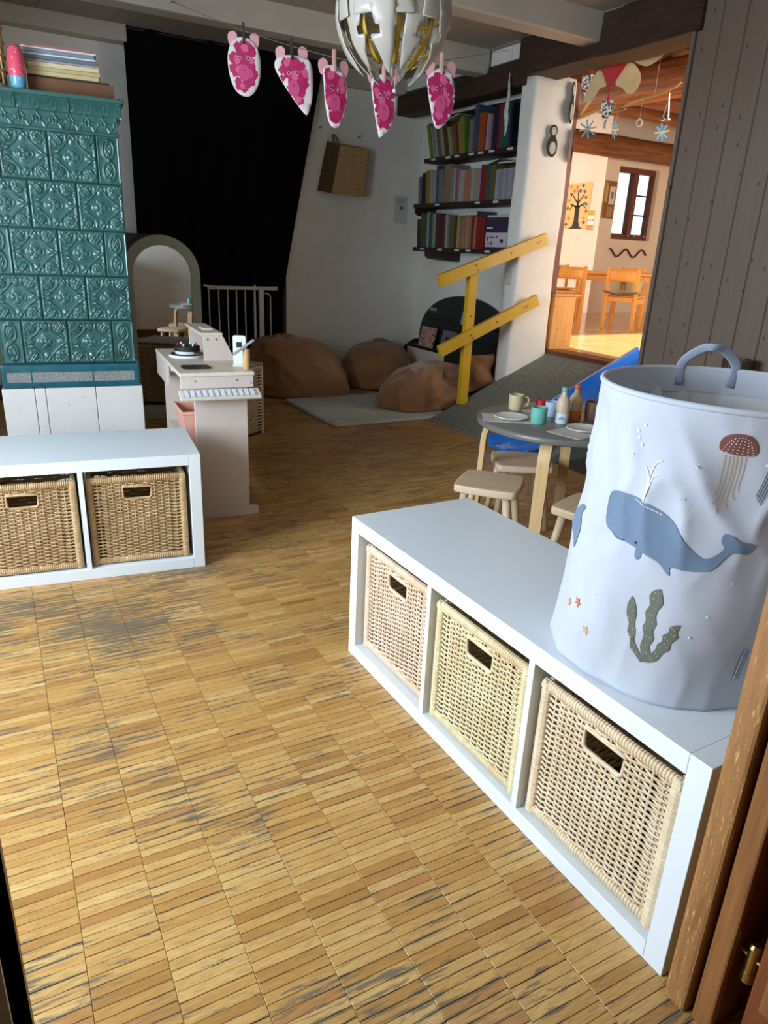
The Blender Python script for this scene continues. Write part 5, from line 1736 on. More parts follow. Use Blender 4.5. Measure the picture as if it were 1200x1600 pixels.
MB().tube(smooth_open([(-0.085, -0.06, 0.35), (-0.09, -0.03, 0.41), (-0.075, -0.008, 0.43), (-0.058, -0.03, 0.41), (-0.055, -0.08, 0.335)], 5), 0.0055, 8).build('bag_loop', m_straw_d, t, smooth=True)
MB().cyl((-0.074, 0.004, 0.428), (-0.074, -0.02, 0.428), 0.004, None, 8).build('hook', m_steel, t)
o = MB().box(-0.065, 0.065, -0.002, 0.0, -0.11, 0.11).build('wall_note', plain('note_paper', rgb(206, 204, 206), rgb(196, 194, 198), 20, 0.8))
o.location = (2.565, 5.198, 1.425)
tag(o, 'white printed sheet on the wall beside the book niche', 'paper')
mb = MB()
for k in range(4):
    mb.box(-0.04, 0.04 - 0.012 * (k % 2), -0.0027, -0.002, 0.085 - k * 0.012, 0.089 - k * 0.012)
mb.box(-0.015, 0.02, -0.0027, -0.002, 0.0, 0.03)
mb.build('note_print', plain('note_ink', rgb(120, 116, 124), None, 20, 0.8), o)
t = thing('light_switch', 'white light switch on the pillar side by the yellow railing', 'switch', (2.528, 3.635, 0.955))
MB().box(-0.010, 0.004, -0.04, 0.04, -0.055, 0.055).build('switch_plate', m_gatew, t, bevel=0.004)
MB().box(-0.014, -0.008, -0.018, 0.018, -0.03, 0.0).build('rocker', m_gatew, t, bevel=0.002)
MB().box(-0.014, -0.008, -0.018, 0.018, 0.006, 0.034).build('rocker', m_gatew, t, bevel=0.002)
for x, z, lb in ((1.79, 1.965, 'small dark nail in the back wall beside the curtain'), (2.135, 1.935, 'small dark nail in the back wall above the straw bag')):
    o = MB().tube([(0, 0.0, 0), (0, -0.03, 0.004), (0, -0.036, 0.012)], 0.004, 6).build('wall_nail', m_black)
    o.location = (x, 5.202, z)
    tag(o, lb, 'nail')
# penguin drawings on the pillar
m_pblack = plain('penguin_black', rgb(30, 28, 28), rgb(40, 38, 38), 60, 0.8)
m_pgrey = plain('penguin_white', rgb(206, 204, 200), rgb(140, 138, 136), 160, 0.8)
def penguin(label, loc, rz, sc=1.0):
    t = thing('paper_penguin', label, 'paper cutout', loc, rz, 'black and white paper penguins on the pillar')
    body = smooth_closed([(0, 0.19), (0.026, 0.18), (0.036, 0.15), (0.026, 0.118), (0.044, 0.085), (0.048, 0.045), (0.040, 0.012), (0.012, -0.012), (-0.024, -0.002), (-0.046, 0.03), (-0.050, 0.06), (-0.040, 0.09), (-0.024, 0.118), (-0.034, 0.15), (-0.024, 0.18)], 4)
    MB().prism([(a * sc, b * sc) for a, b in body], (0, 0, 0), (1, 0, 0), (0, 0, 1), (0, -0.003, 0)).build('penguin_body', m_pblack, t)
    for (cy, ry, rx, dx) in ((0.150, 0.026, 0.023, 0.003), (0.045, 0.040, 0.028, 0.006)):
        el = [((dx + rx * math.cos(2 * PI * k / 20)) * sc, (cy + ry * math.sin(2 * PI * k / 20)) * sc) for k in range(20)]
        MB().prism(el, (0, -0.003, 0), (1, 0, 0), (0, 0, 1), (0, -0.0015, 0)).build('penguin_belly', m_pgrey, t)
    return t
penguin('black and white paper penguin in the middle of the pillar', (2.705, 3.536, 1.735), 0, 0.95)
penguin('black and white paper penguin high on the pillar edge', (2.835, 3.534, 1.95), R(34), 1.2)
penguin('black and white paper penguin low on the pillar edge', (2.885, 3.534, 1.72), R(50), 1.0)
# paper icicle
t = thing('paper_icicle', 'long white paper icicle hanging from a hook by the niche', 'decoration', (2.462, 3.735, 1.845))
def ici(u, v):
    th = 2 * PI * u
    r = (0.0025 + 0.013 * min(1, (1 - v) * 1.5 if v > 0.35 else v * 2.8 + 0.1)) * (1 + 0.35 * noise.noise(Vector((math.cos(th) * 1.5, math.sin(th) * 1.5, v * 14))))
    return (math.cos(th) * r + 0.004 * math.sin(v * 12), math.sin(th) * r, v * 0.36)
m_foil = plain('crumpled_paper', rgb(206, 206, 204), rgb(180, 180, 180), 40, 0.5)
MB().grid(ici, 16, 40, True).build('icicle_body', m_foil, t, smooth=False)
MB().cyl((0, 0, 0.36), (0, 0, 0.545), 0.0008, None, 5).build('thread', m_steel, t)

# ------------------------------------------------------------------ lamp
m_petal = plain('petal_white', rgb(178, 172, 164), rgb(170, 164, 155), 4, 0.35)
m_goldin = plain('lamp_gold', rgb(196, 160, 40), rgb(176, 142, 34), 6, 0.4)
m_clear = plain('lamp_rod', rgb(188, 186, 180), None, 6, 0.25, metal=0.6)
lamp = thing('pendant_lamp', 'white globe pendant lamp of zigzag petals with golden inside', 'lamp', (0.475, 1.825, 1.792))
LR = 0.180
def sph(r, az, pol):
    a, p = R(az), R(pol)
    return (r * math.sin(p) * math.cos(a), r * math.sin(p) * math.sin(a), -r * math.cos(p))
PET_A = [(-14, 101), (11.5, 101), (13.5, 83), (11.5, 82), (12.5, 61), (13, 56), (10, 32), (6, 25), (2, 30), (-6, 47), (-13, 60), (-12, 62), (-2, 62), (-2.5, 69), (-7, 70), (-12, 84)]
PET_B = [(-a, b) for a, b in PET_A[::-1]]
def petal(shape, az, r, flip, mat):
    vs, fs = fill_poly(shape, 6)
    mb = MB()
    out = []
    for a, b in vs:
        bb = 180 - b if flip else b
        out.append(sph(r * (1 + 0.06 * max(0.0, (60 - b) / 35)), az + a, bb))
    return mb.add(out, fs)
for k in range(10):
    az = 228 + 36 * k
    petal(PET_A if k % 2 == 0 else PET_B, az, LR * (0.95 if k % 2 else 1.03), False, m_petal).build('petal', m_petal, lamp, smooth=True, solid=0.0022)
    petal(PET_B if k % 2 == 0 else PET_A, az + 18, LR, True, m_petal).build('petal', m_petal, lamp, smooth=True, solid=0.0022)
for k in range(8):
    az = 246 + 45 * k
    mb = MB()
    mb.tube([sph(0.155, az, p) for p in range(24, 157, 12)], 0.008, 6, flat=(0.25, 1.0), up=(math.cos(R(az)), math.sin(R(az)), 0))
    mb.build('gold_rib', m_goldin, lamp, smooth=True)
for z in (-0.09, 0.0, 0.09):
    rr = math.sqrt(0.15 ** 2 - z * z)
    MB().tube([(rr * math.cos(2 * PI * k / 28), rr * math.sin(2 * PI * k / 28), z) for k in range(28)], 0.004, 6, closed=True).build('gold_ring', m_goldin, lamp, smooth=True)
MB().cyl((0, 0, -0.165), (0, 0, 0.17), 0.006, None, 10).build('centre_rod', m_clear, lamp, smooth=True)
MB().lathe([(0.001, -0.03), (0.03, -0.03), (0.034, 0.0), (0.02, 0.05), (0.001, 0.05)], 20).build('lamp_socket', m_gatew, lamp, auto=50)
MB().cyl((0.012, 0, -0.205), (0.012, 0, -0.14), 0.0009, None, 6).build('pull_cord', m_gatew, lamp)
mb = MB().ball((0.012, 0, -0.205), 0.007, 12, 8)
mb.build('pull_bead', m_gatew, lamp, smooth=True)
MB().cyl((0, 0, 0.17), (0, 0, 0.605), 0.003, None, 8).build('cable', m_gatew, lamp, smooth=True)

# ------------------------------------------------------------------ garland of pig plates
m_platew = plain('paper_plate', rgb(232, 224, 222), None, 20, 0.7)
m_tissue = plain('pink_tissue', rgb(198, 36, 108), rgb(172, 20, 86), 18, 0.6)
m_tissue2 = plain('pink_tissue_light', rgb(226, 104, 150), rgb(214, 80, 132), 18, 0.6)
m_ear = plain('pink_paper', rgb(232, 168, 176), None, 20, 0.7)
m_peg = plain('dark_peg', rgb(40, 34, 30), rgb(52, 44, 38), 20, 0.6)
m_pegp = plain('pink_peg', rgb(214, 160, 160), None, 20, 0.6)
gar = thing('garland_string', 'thin string with pegs holding the pink pig plates', 'string', (0.367, 4.015, 2.288))
CL = [(0.442, 3.124, 1.997), (0.574, 2.886, 1.915), (0.678, 2.672, 1.851), (0.798, 2.453, 1.798), (1.07, 2.441, 1.858)]
pts = [Vector((0.367, 4.018, 2.288))] + [Vector(p) for p in CL] + [Vector((2.45, 3.752, 2.335))]
MB().tube([p - Vector((0.367, 4.015, 2.288)) for p in pts], 0.0013, 5).build('string', plain('string_grey', rgb(120, 112, 104), None, 10, 0.8), gar)
MB().cyl((0, -0.012, 0.0), (0, 0.006, 0.0), 0.004, None, 8).build('hook', m_steel, gar)
PIGS = [('pink pig face plate on a dark peg, first on the string by the black curtain', 0, 0.0, 1.0, 0, 0.074, 0.116, -8), ('pink pig face plate hanging askew, second on the string', 5, 0.0, 1.0, 4, 0.075, 0.112, 4), ('half turned pink pig face plate, third on the string', 24, 0.0, 1.0, 2, 0.072, 0.118, 4), ('half turned pink pig face plate right behind the lamp petals', 24, 0, 1.0, 2, 0.072, 0.112, 0), ('pink pig face plate past the lamp in front of the niche beam', 22, 0, 1.0, 2, 0.072, 0.112, 0)]
PIG_SHAPES = [smooth_closed(p, 6) for p in (
    [(0, 0.113), (0.05, 0.092), (0.075, 0.03), (0.070, -0.05), (0.04, -0.108), (0.0, -0.122), (-0.04, -0.10), (-0.066, -0.04), (-0.072, 0.04), (-0.048, 0.098)],
    [(-0.03, 0.100), (0.04, 0.096), (0.082, 0.075), (0.090, 0.01), (0.082, -0.06), (0.060, -0.122), (0.040, -0.125), (-0.01, -0.062), (-0.060, 0.015), (-0.078, 0.06), (-0.065, 0.09)],
    [(-0.046, 0.098), (0.0, 0.112), (0.042, 0.085), (0.064, 0.03), (0.060, -0.04), (0.030, -0.105), (0.0, -0.124), (-0.026, -0.105), (-0.042, -0.04), (-0.048, 0.04)],
    [(-0.052, 0.085), (-0.01, 0.108), (0.035, 0.095), (0.058, 0.04), (0.056, -0.03), (0.030, -0.088), (-0.012, -0.122), (-0.022, -0.115), (-0.036, -0.05), (-0.050, 0.03)],
    [(-0.058, 0.07), (-0.015, 0.105), (0.030, 0.105), (0.062, 0.065), (0.070, 0.0), (0.050, -0.07), (0.008, -0.116), (-0.022, -0.112), (-0.044, -0.04), (-0.058, 0.03)])]
for (lb, turn, _a, _b, roll, pa, pb_, dy), c in zip(PIGS, CL):
    d = Vector((-0.848 - c[0], -0.466 - c[1]))
    rz = math.atan2(d[0], -d[1]) * 1.0 + R(turn)
    t = thing('pig_plate', lb, 'paper pig', c, rz, 'pink paper pigs on the string')
    t.rotation_euler = (0, R(-roll), rz)
    zc = -pb_ - 0.022
    N = 40
    pr = rng
    def surf(x, z, off=0.0):
        # the plate is bent round a vertical line and dished at the rim
        y = 0.9 * x * x / 0.08 - 0.0
        return (x, y * 0.12 * 8 * 0.12 - off, zc + z)
    el = [(x, z) for x, z in PIG_SHAPES[CL.index(c)]]
    def inside(x, z, g):
        x, z = x / g, z / g
        r_ = False
        for i_ in range(len(el)):
            (xa, ya), (xb, yb) = el[i_], el[i_ - 1]
            if (ya > z) != (yb > z) and x < (xb - xa) * (z - ya) / (yb - ya) + xa:
                r_ = not r_
        return r_
    vs, fs = fill_poly(el, 0.02)
    MB().add([surf(x, z) for x, z in vs], fs).build('plate', m_platew, t, smooth=True, solid=0.0015)
    for k in range(2):
        mb = MB()
        for j in range(66):
            rr = math.sqrt(pr.random()) * 0.86
            an = pr.random() * 2 * PI
            cx, cz = pa * rr * math.cos(an) * 0.92, pb_ * rr * math.sin(an) * 0.95
            s = pr.uniform(0.013, 0.024)
            a0 = pr.random() * PI
            poly = [(cx + s * (1 if q % 2 else 0.7) * math.cos(a0 + q * PI / 2.5), cz + s * math.sin(a0 + q * PI / 2.5)) for q in range(5)]
            poly = [(x, z) for x, z in poly if inside(x, z, 0.985)]
            if len(poly) >= 3 and (k == 0 or j < 9):
                mb.add([surf(x, z, 0.0018 + 0.0012 * pr.random() + 0.001 * k) for x, z in poly], [tuple(range(len(poly)))])
        tag(mb.build('tissue_paper', m_tissue if k == 0 else m_tissue2, t), kind='stuff')
    for s in (-1, 1):
        ex = smooth_closed([(s * 0.040, 0.080), (s * 0.028, 0.118), (s * 0.045, 0.135), (s * 0.066, 0.126), (s * 0.070, 0.104), (s * 0.060, 0.076)], 4)
        vs, fs = fill_poly(ex, 0.02)
        MB().add([surf(x, z, -0.002) for x, z in vs], fs).build('ear', m_ear, t, solid=0.001)
        ring = [(s * 0.019 + 0.0075 * math.cos(2 * PI * k / 12), 0.030 + 0.0075 * math.sin(2 * PI * k / 12)) for k in range(12)]
        ey = MB().add([surf(x, z, 0.0055) for x, z in ring], [tuple(range(12))]).build('eye', m_ear, t)
        ring = [(s * 0.019 + 0.0045 * math.cos(2 * PI * k / 12), 0.030 + 0.0045 * math.sin(2 * PI * k / 12)) for k in range(12)]
        MB().add([surf(x, z, 0.0062) for x, z in ring], [tuple(range(12))]).build('pupil', m_pblack, ey)
    ring = [(0.027 * math.cos(2 * PI * k / 24), -0.028 + 0.033 * math.sin(2 * PI * k / 24)) for k in range(24)]
    MB().add([surf(x, z, 0.0060) for x, z in ring], [tuple(range(24))]).build('snout', plain('snout_pink', rgb(208, 78, 132), None, 20, 0.7) if 'snout_pink' not in MATS else MATS['snout_pink'], t)
    MB().add([surf(x, z, 0.0066) for x, z in ((-0.006, -0.012), (0.006, -0.012), (0.0, -0.022))], [(0, 1, 2)]).build('nose', m_tissue, t)
    MB().box(-0.0055, 0.0055, -0.012, 0.010, -0.052, 0.030).build('peg', m_peg if turn < 20 else m_pegp, t, bevel=0.002)

# ------------------------------------------------------------------ rolled mat against the board wall
m_roll = NT('rolled_mat_stripes')
_v = m_roll.coord('Object')
_w = m_roll.n('ShaderNodeTexWave', wave_type='RINGS', rings_direction='Z')
m_roll.l(_v, _w.inputs['Vector'])
_w.inputs['Scale'].default_value = 30
m_roll.base(m_roll.ramp(_w.outputs['Fac'], [(0.4, rgb(70, 54, 44)), (0.6, rgb(160, 132, 100))]))
m_roll.set(rough=0.8)
t = thing('rolled_mat', 'rolled striped mat standing by the board wall behind the hamper', 'mat', (2.40, 1.68, 0))
mb = MB()
sp = []
for k in range(70):
    a = k * 0.32
    r = 0.012 + 0.0028 * a / 1.0 * 1.0
    sp.append((r * math.cos(a), r * math.sin(a)))
k = len(sp)
mb.v = [(x, y, 0.0) for x, y in sp] + [(x, y, 0.675) for x, y in sp]
mb.f = [(i, i + 1, k + i + 1, k + i) for i in range(k - 1)]
mb.build('mat_roll', m_roll.m, t, smooth=True, solid=0.006)
# ------------------------------------------------------------------ dining room beyond the opening
FZ = 0.45
m_dfloor = NT('dining_floor')
_v = m_dfloor.coord('World')
_b = m_dfloor.n('ShaderNodeTexBrick')
m_dfloor.l(_v, _b.inputs['Vector'])
_b.inputs['Scale'].default_value = 2.2
_b.inputs['Color1'].default_value = rgb(206, 168, 116)
_b.inputs['Color2'].default_value = rgb(190, 148, 96)
_b.inputs['Mortar'].default_value = rgb(150, 108, 66)
_b.inputs['Mortar Size'].default_value = 0.006
_b.inputs['Row Height'].default_value = 0.16
m_dfloor.base(_b.outputs[0])
m_dfloor.set(rough=0.16, spec=0.55)
structure('floor_dining', MB().box(2.951, 7.9, 0.8, 8.4, FZ - 0.2, FZ), m_dfloor.m, 'shiny sunlit wooden floor of the dining room')
structure('trim_13', MB().box(2.90, 3.06, 2.37, 3.62, FZ - 0.03, FZ + 0.006), m_redwood, 'brown wooden threshold at the top of the ramp', bevel=0.004)
structure('wall_dining_far', wall_with_hole('y', 6.4, 0.15, 6.15, 7.9, 0.2, 2.95, 6.38, 7.09, 1.35, 2.18), m_plaster_d, 'warm white dining room wall with a brown window')
structure('wall_dining_poster', MB().box(6.15, 6.37, 6.55, 8.4, 0.2, 2.95), m_plaster_d, 'warm white dining room wall with the tree poster')
structure('wall_dining_end', MB().box(2.9, 6.2, 8.2, 8.4, 0.2, 2.95), m_plaster_d, 'end wall of the dining room')
structure('wall_dining_side', MB().box(7.7, 7.9, 0.8, 6.4, 0.2, 2.95), m_plaster_d, 'side wall of the dining room')
structure('wall_dining_near', wall_with_hole('y', 0.8, 0.2, 2.88, 7.9, 0.2, 2.95, 3.13, 6.2, 1.15, 2.35), m_plaster_d, 'window wall of the dining room')
structure('wall_dining_left', wall_with_hole('x', 2.901, 0.06, 3.72, 8.4, 0.2, 2.95, 5.95, 7.45, 1.10, 2.30).box(2.885, 2.95, 0.8, 2.36, 0.2, 2.95), m_plaster_d, 'dining room side of the niche wall')  # hole added for the unseen fill light on the poster wall
structure('ceiling_dining', MB().box(2.88, 7.9, 0.8, 8.4, 2.78, 2.98), m_rustic, 'dark boarded ceiling of the dining room')
structure('trim_14', MB().box(2.895, 2.962, 3.60, 3.69, 0.853, 2.20), m_redwood, 'red-brown wooden post at the inner edge of the pillar', bevel=0.006)
w2 = structure('window_2', MB().box(6.38, 6.42, 6.46, 6.53, 1.35, 2.18).box(7.05, 7.09, 6.46, 6.53, 1.35, 2.18).box(6.42, 7.05, 6.46, 6.53, 1.35, 1.42).box(6.42, 7.05, 6.46, 6.53, 2.12, 2.18).box(6.70, 6.78, 6.44, 6.53, 1.42, 2.12), m_redwood, 'brown casement window of the dining room', bevel=0.004)
gl = NT('window_pane')
gl.base((0.9, 0.95, 1, 1))
gl.set(rough=0.0, trans=1.0, ior=1.05)
for x0, x1 in ((6.42, 6.70), (6.78, 7.05)):
    MB().box(x0, x1, 6.492, 6.497, 1.42, 2.12).build('pane', gl.m, w2)
for z in (1.65, 1.88):
    MB().box(6.78, 7.05, 6.475, 6.505, z - 0.008, z + 0.008).build('glazing_bar', m_black, w2)
for x, z in ((6.74, 1.75), (6.72, 1.40), (6.83, 1.40), (7.02, 1.40)):
    MB().ball((x, 6.435, z), 0.016, 10, 6).build('window_knob', m_steel, w2, smooth=True)
def round_beam(name, a, b, r, mat, label, seed, sq=2.8):
    mb = MB()
    a, b = Vector(a), Vector(b)
    d = (b - a).normalized()
    s = d.cross(Vector((0, 0, 1))).normalized()
    u = Vector((0, 0, 1))
    n, m = 16, 18
    for i in range(n + 1):
        p = a + (b - a) * i / n
        for j in range(m):
            t = 2 * PI * j / m
            c, q = math.cos(t), math.sin(t)
            k = (abs(c) ** sq + abs(q) ** sq) ** (-1 / sq) * r * (1 + 0.08 * noise.noise(p * 2.5 + Vector((c, q, seed))))
            mb.v.append(tuple(p + s * c * k + u * q * k))
    for i in range(n):
        for j in range(m):
            mb.f.append((i * m + j, i * m + (j + 1) % m, (i + 1) * m + (j + 1) % m, (i + 1) * m + j))
    mb.f.append(tuple(range(m)))
    mb.f.append(tuple(n * m + j for j in range(m)))
    return structure(name, mb, mat, label, smooth=True)
round_beam('trim_15', (4.10, 1.0, 2.41), (4.10, 8.2, 2.41), 0.13, m_rustic_y, 'big old cross beam of the dining room ceiling', 1)
round_beam('trim_16', (2.95, 6.20, 2.34), (7.7, 6.20, 2.34), 0.115, m_rustic, 'old brown beam above the dining room window', 2)
for k, (y, z) in enumerate([(2.75, 2.60), (3.35, 2.62), (3.95, 2.60), (4.55, 2.62), (5.15, 2.61), (5.70, 2.62)]):
    round_beam('trim_%d' % (17 + k), (2.95, y, z), (7.7, y, z), 0.085 if k != 1 else 0.10, m_rustic, '%s old ceiling joist of the dining room counted from the board wall' % ORD[k], 3 + k, 2.3)

# tree poster and notices
t = thing('tree_poster', 'orange poster of a black tree with colourful hand prints', 'poster', (6.146, 6.80, 1.45))
m_pos = plain('poster_paper', rgb(240, 196, 130), rgb(236, 186, 118), 8, 0.6)
m_tree = plain('tree_black', rgb(52, 46, 46), None, 20, 0.7)
MB().prism(rrect(0.42, 0.54, 0.02), (0, -0.21, 0), (0, 1, 0), (0, 0, 1), (-0.004, 0, 0)).build('poster_sheet', m_pos, t)
mb = MB()
mb.prism([(-0.14, 0.005), (-0.07, 0.03), (-0.045, 0.10), (-0.04, 0.28), (0.04, 0.28), (0.035, 0.10), (0.06, 0.03), (0.13, 0.005)], (-0.004, 0, 0), (0, 1, 0), (0, 0, 1), (-0.002, 0, 0))
for (a, b, w) in (((0, 0.26), (0.0, 0.40), 0.03), ((0.02, 0.26), (0.13, 0.30), 0.024), ((-0.02, 0.26), (-0.13, 0.31), 0.024), ((0, 0.30), (0.10, 0.40), 0.022), ((0, 0.30), (-0.10, 0.41), 0.022), ((0.08, 0.29), (0.14, 0.22), 0.016), ((-0.08, 0.29), (-0.15, 0.24), 0.016), ((0, 0.38), (0.03, 0.46), 0.016)):
    dx, dz = b[0] - a[0], b[1] - a[1]
    ln = math.hypot(dx, dz)
    nx, nz = -dz / ln * w / 2, dx / ln * w / 2
    mb.prism([(a[0] + nx, a[1] + nz), (a[0] - nx, a[1] - nz), (b[0] - nx * 0.5, b[1] - nz * 0.5), (b[0] + nx * 0.5, b[1] + nz * 0.5)], (-0.004, 0, 0), (0, 1, 0), (0, 0, 1), (-0.002, 0, 0))
mb.build('tree_print', m_tree, t)
hand_m = [plain('hand_%d' % k, rgb(*c), None, 20, 0.7) for k, c in enumerate([(60, 110, 66), (226, 150, 50), (206, 66, 50), (70, 120, 150), (60, 80, 140), (236, 120, 60)])]
for k, (y, z) in enumerate([(0.15, 0.49), (-0.06, 0.50), (0.04, 0.48), (0.13, 0.40), (-0.10, 0.43), (-0.13, 0.36), (0.16, 0.33), (0.17, 0.24), (0.13, 0.12), (0.17, 0.05), (-0.15, 0.28), (-0.16, 0.20), (-0.13, 0.12), (-0.14, 0.07), (0.08, 0.44), (-0.02, 0.44)]):
    mb = MB()
    rr = 0.022
    mb.prism([(y + rr * 0.6 * math.cos(2 * PI * q / 10), z + rr * 0.6 * math.sin(2 * PI * q / 10)) for q in range(10)], (-0.004, 0, 0), (0, 1, 0), (0, 0, 1), (-0.003, 0, 0))
    for q in range(5):
        a = R(20 + q * 35)
        c_, s_ = math.cos(a), math.sin(a)
        mb.prism([(y + rr * 0.5 * c_ - 0.004 * s_, z + rr * 0.5 * s_ + 0.004 * c_), (y + rr * 0.5 * c_ + 0.004 * s_, z + rr * 0.5 * s_ - 0.004 * c_), (y + rr * 1.5 * c_ + 0.003 * s_, z + rr * 1.5 * s_ - 0.003 * c_), (y + rr * 1.5 * c_ - 0.003 * s_, z + rr * 1.5 * s_ + 0.003 * c_)], (-0.004, 0, 0), (0, 1, 0), (0, 0, 1), (-0.003, 0, 0))
    mb.build('hand_print', hand_m[(k * 5 + 1) % 6], t)
t = thing('wall_notice', 'small white and yellow notice beside the tree poster', 'paper', (6.146, 6.54, 1.42))
MB().box(-0.003, 0, -0.06, 0.07, 0.0, 0.26).build('notice_sheet', plain('notice_white', rgb(238, 230, 214), None, 10, 0.7), t)
for z0, z1, c in ((0.19, 0.25, (206, 176, 60)), (0.02, 0.08, (226, 150, 70))):
    MB().box(-0.005, -0.003, -0.05, 0.06, z0, z1).build('notice_picture', plain('notice_%d' % c[1], rgb(*c), None, 30, 0.7), t)
mb = MB()
for k in range(3):
    mb.ball((-0.004, -0.035 + 0.04 * k, 0.135), 0.008, 8, 5, (0.3, 1, 1))
mb.build('notice_dots', m_black, t)
t = thing('notice_board', 'brown pinboard with papers beside the dining room window', 'notice board', (6.26, 6.396, 1.58))
MB().box(-0.10, 0.09, -0.015, 0, 0, 0.42).build('board_panel', plain('pin_cork', rgb(150, 108, 62), rgb(130, 92, 52), 20, 0.8), t, bevel=0.004)
for x0, x1, z0, z1, c in ((-0.09, -0.05, 0.18, 0.40, (206, 168, 70)), (-0.02, 0.07, 0.16, 0.36, (226, 220, 210)), (-0.03, 0.06, 0.02, 0.13, (176, 140, 96))):
    MB().box(x0, x1, -0.018, -0.015, z0, z1).build('pinned_paper', plain('pin_%d' % c[0], rgb(*c), None, 20, 0.7), t)
MB().box(0.005, 0.045, -0.020, -0.018, 0.22, 0.30).build('paper_print', plain('pin_ink', rgb(130, 130, 126), None, 20, 0.7), t)
t = thing('wall_wave', 'dark wavy line ornament under the dining room window', 'ornament', (6.72, 6.395, 1.17))
mb = MB()
mb.tube([(-0.34 + 0.68 * k / 60, -0.008, 0.045 * math.cos(4.6 * PI * k / 60) + 0.02) for k in range(61)], 0.011, 8)
mb.build('wave', plain('wave_plum', rgb(82, 44, 56), None, 20, 0.6), t, smooth=True)

# pine cabinet just inside
m_pine = wood('pine', rgb(226, 170, 100), rgb(206, 142, 74), 'z', 0.4, 4, knots=(rgb(130, 78, 36), 7.0, 0), kind='World')
t = thing('pine_cabinet', 'low knotty pine cabinet at the end of the pillar', 'cabinet', (2.99, 3.602, FZ), 0)
MB().box(-0.05, 0.16, -0.02, 0.5, 0, 0.385).build('cabinet_body', m_pine, t, bevel=0.003)
MB().box(-0.06, 0.19, -0.04, 0.51, 0.386, 0.402).build('cabinet_top', m_pine, t, bevel=0.003)

# children's chairs and tables
m_beech = wood('beech', rgb(232, 172, 92), rgb(212, 146, 66), 'z', 0.35, 4)
def make_chair(label):
    t = thing('kids_chair', label, 'chair', (0, 0, FZ), 0, 'wooden chairs in the dining room')
    for sx in (-1, 1):
        MB().bar((sx * 0.145, -0.15, 0), (sx * 0.14, -0.175, 0.58), 0.034, 0.026, (0, 1, 0)).build('back_post', m_beech, t, bevel=0.004)
        MB().bar((sx * 0.145, 0.14, 0), (sx * 0.145, 0.13, 0.31), 0.034, 0.030, (0, 1, 0)).build('leg', m_beech, t, bevel=0.004)
        MB().box(sx * 0.145 - 0.011, sx * 0.145 + 0.011, -0.15, 0.14, 0.25, 0.30).build('side_rail', m_beech, t)
    mb = MB()
    mb.grid(lambda u, v: (-0.125 + 0.25 * u, -0.176 - 0.018 * math.sin(PI * u) + 0.002 * v, 0.455 + 0.115 * v), 14, 4)
    mb.build('backrest', m_beech, t, smooth=True, solid=0.014)
    MB().box(-0.125, 0.125, -0.165, -0.150, 0.27, 0.31).build('back_rail', m_beech, t)
    MB().box(-0.165, 0.165, -0.145, 0.165, 0.312, 0.328).build('seat', m_beech, t, bevel=0.006)
    return t
ch = make_chair('beech chair beside the pine cabinet in the dining room')
def face(o, loc, a):
    o.location, o.rotation_euler = loc, (0, 0, R(a))
face(ch, (4.62, 5.20, FZ), -42)
copy_thing(ch, (4.93, 4.72, FZ), R(-62), 'beech chair with a booster seat strapped to it')
copy_thing(ch, (4.62, 5.75, FZ), R(-42), 'beech chair half hidden behind the pillar post in the dining room')
copy_thing(ch, (5.90, 5.55, FZ), R(130), 'beech chair on the far side of the dining table by the window')
copy_thing(ch, (5.30, 6.02, FZ), R(165), 'beech chair at the far corner of the dining table by the poster')
t = thing('dining_table', 'low beech children\'s table behind the chairs', 'table', (5.36, 5.28, FZ), R(-40))
MB().box(-0.42, 0.42, -0.30, 0.30, 0.505, 0.53).build('table_top', m_beech, t, bevel=0.004)
for sx in (-1, 1):
    for sy in (-1, 1):
        MB().box(sx * 0.36 - 0.028, sx * 0.36 + 0.028, sy * 0.24 - 0.028, sy * 0.24 + 0.028, 0, 0.505).build('leg', m_beech, t, bevel=0.004)
MB().box(-0.36, 0.36, -0.25, -0.23, 0.44, 0.505).box(-0.36, 0.36, 0.23, 0.25, 0.44, 0.505).build('apron', m_beech, t)
m_boost = plain('booster_khaki', rgb(176, 166, 132), rgb(166, 156, 122), 6, 0.5)
t = thing('booster_seat', 'khaki plastic booster seat strapped on a beech chair', 'booster seat', (4.93, 4.72, FZ + 0.3285), R(-62))
def bo(u, v):
    a = PI * (0.0 + 1.0 * u) + PI
    r = 0.13 + 0.02 * v
    return (r * 1.0 * math.cos(a), 0.11 * math.sin(a) * (1 + 0.1 * v) + 0.02, 0.02 + 0.135 * v)
mb = MB().grid(bo, 24, 8)
mb.build('booster_back', m_boost, t, smooth=True, solid=0.022)
MB().box(-0.13, 0.13, -0.09, 0.12, 0, 0.03).build('booster_base', m_boost, t, bevel=0.008)
mb = MB()
mb.tube([(-0.02, -0.128, 0.05), (-0.022, -0.131, 0.10), (-0.012, -0.133, 0.115), (0.012, -0.133, 0.115), (0.022, -0.131, 0.10), (0.02, -0.128, 0.05)], 0.007, 6)
mb.build('booster_grip', plain('booster_dark', rgb(120, 112, 88), None, 10, 0.5), t, smooth=True)
mb = MB()
mb.tube([(-0.165, -0.195, 0.035), (-0.07, -0.20, 0.015), (0.0, -0.205, 0.005), (0.07, -0.20, 0.015), (0.165, -0.195, 0.035)], 0.009, 6, flat=(1.0, 0.3))
mb.build('booster_strap', plain('strap_grey', rgb(90, 86, 80), None, 10, 0.7), t, smooth=True)

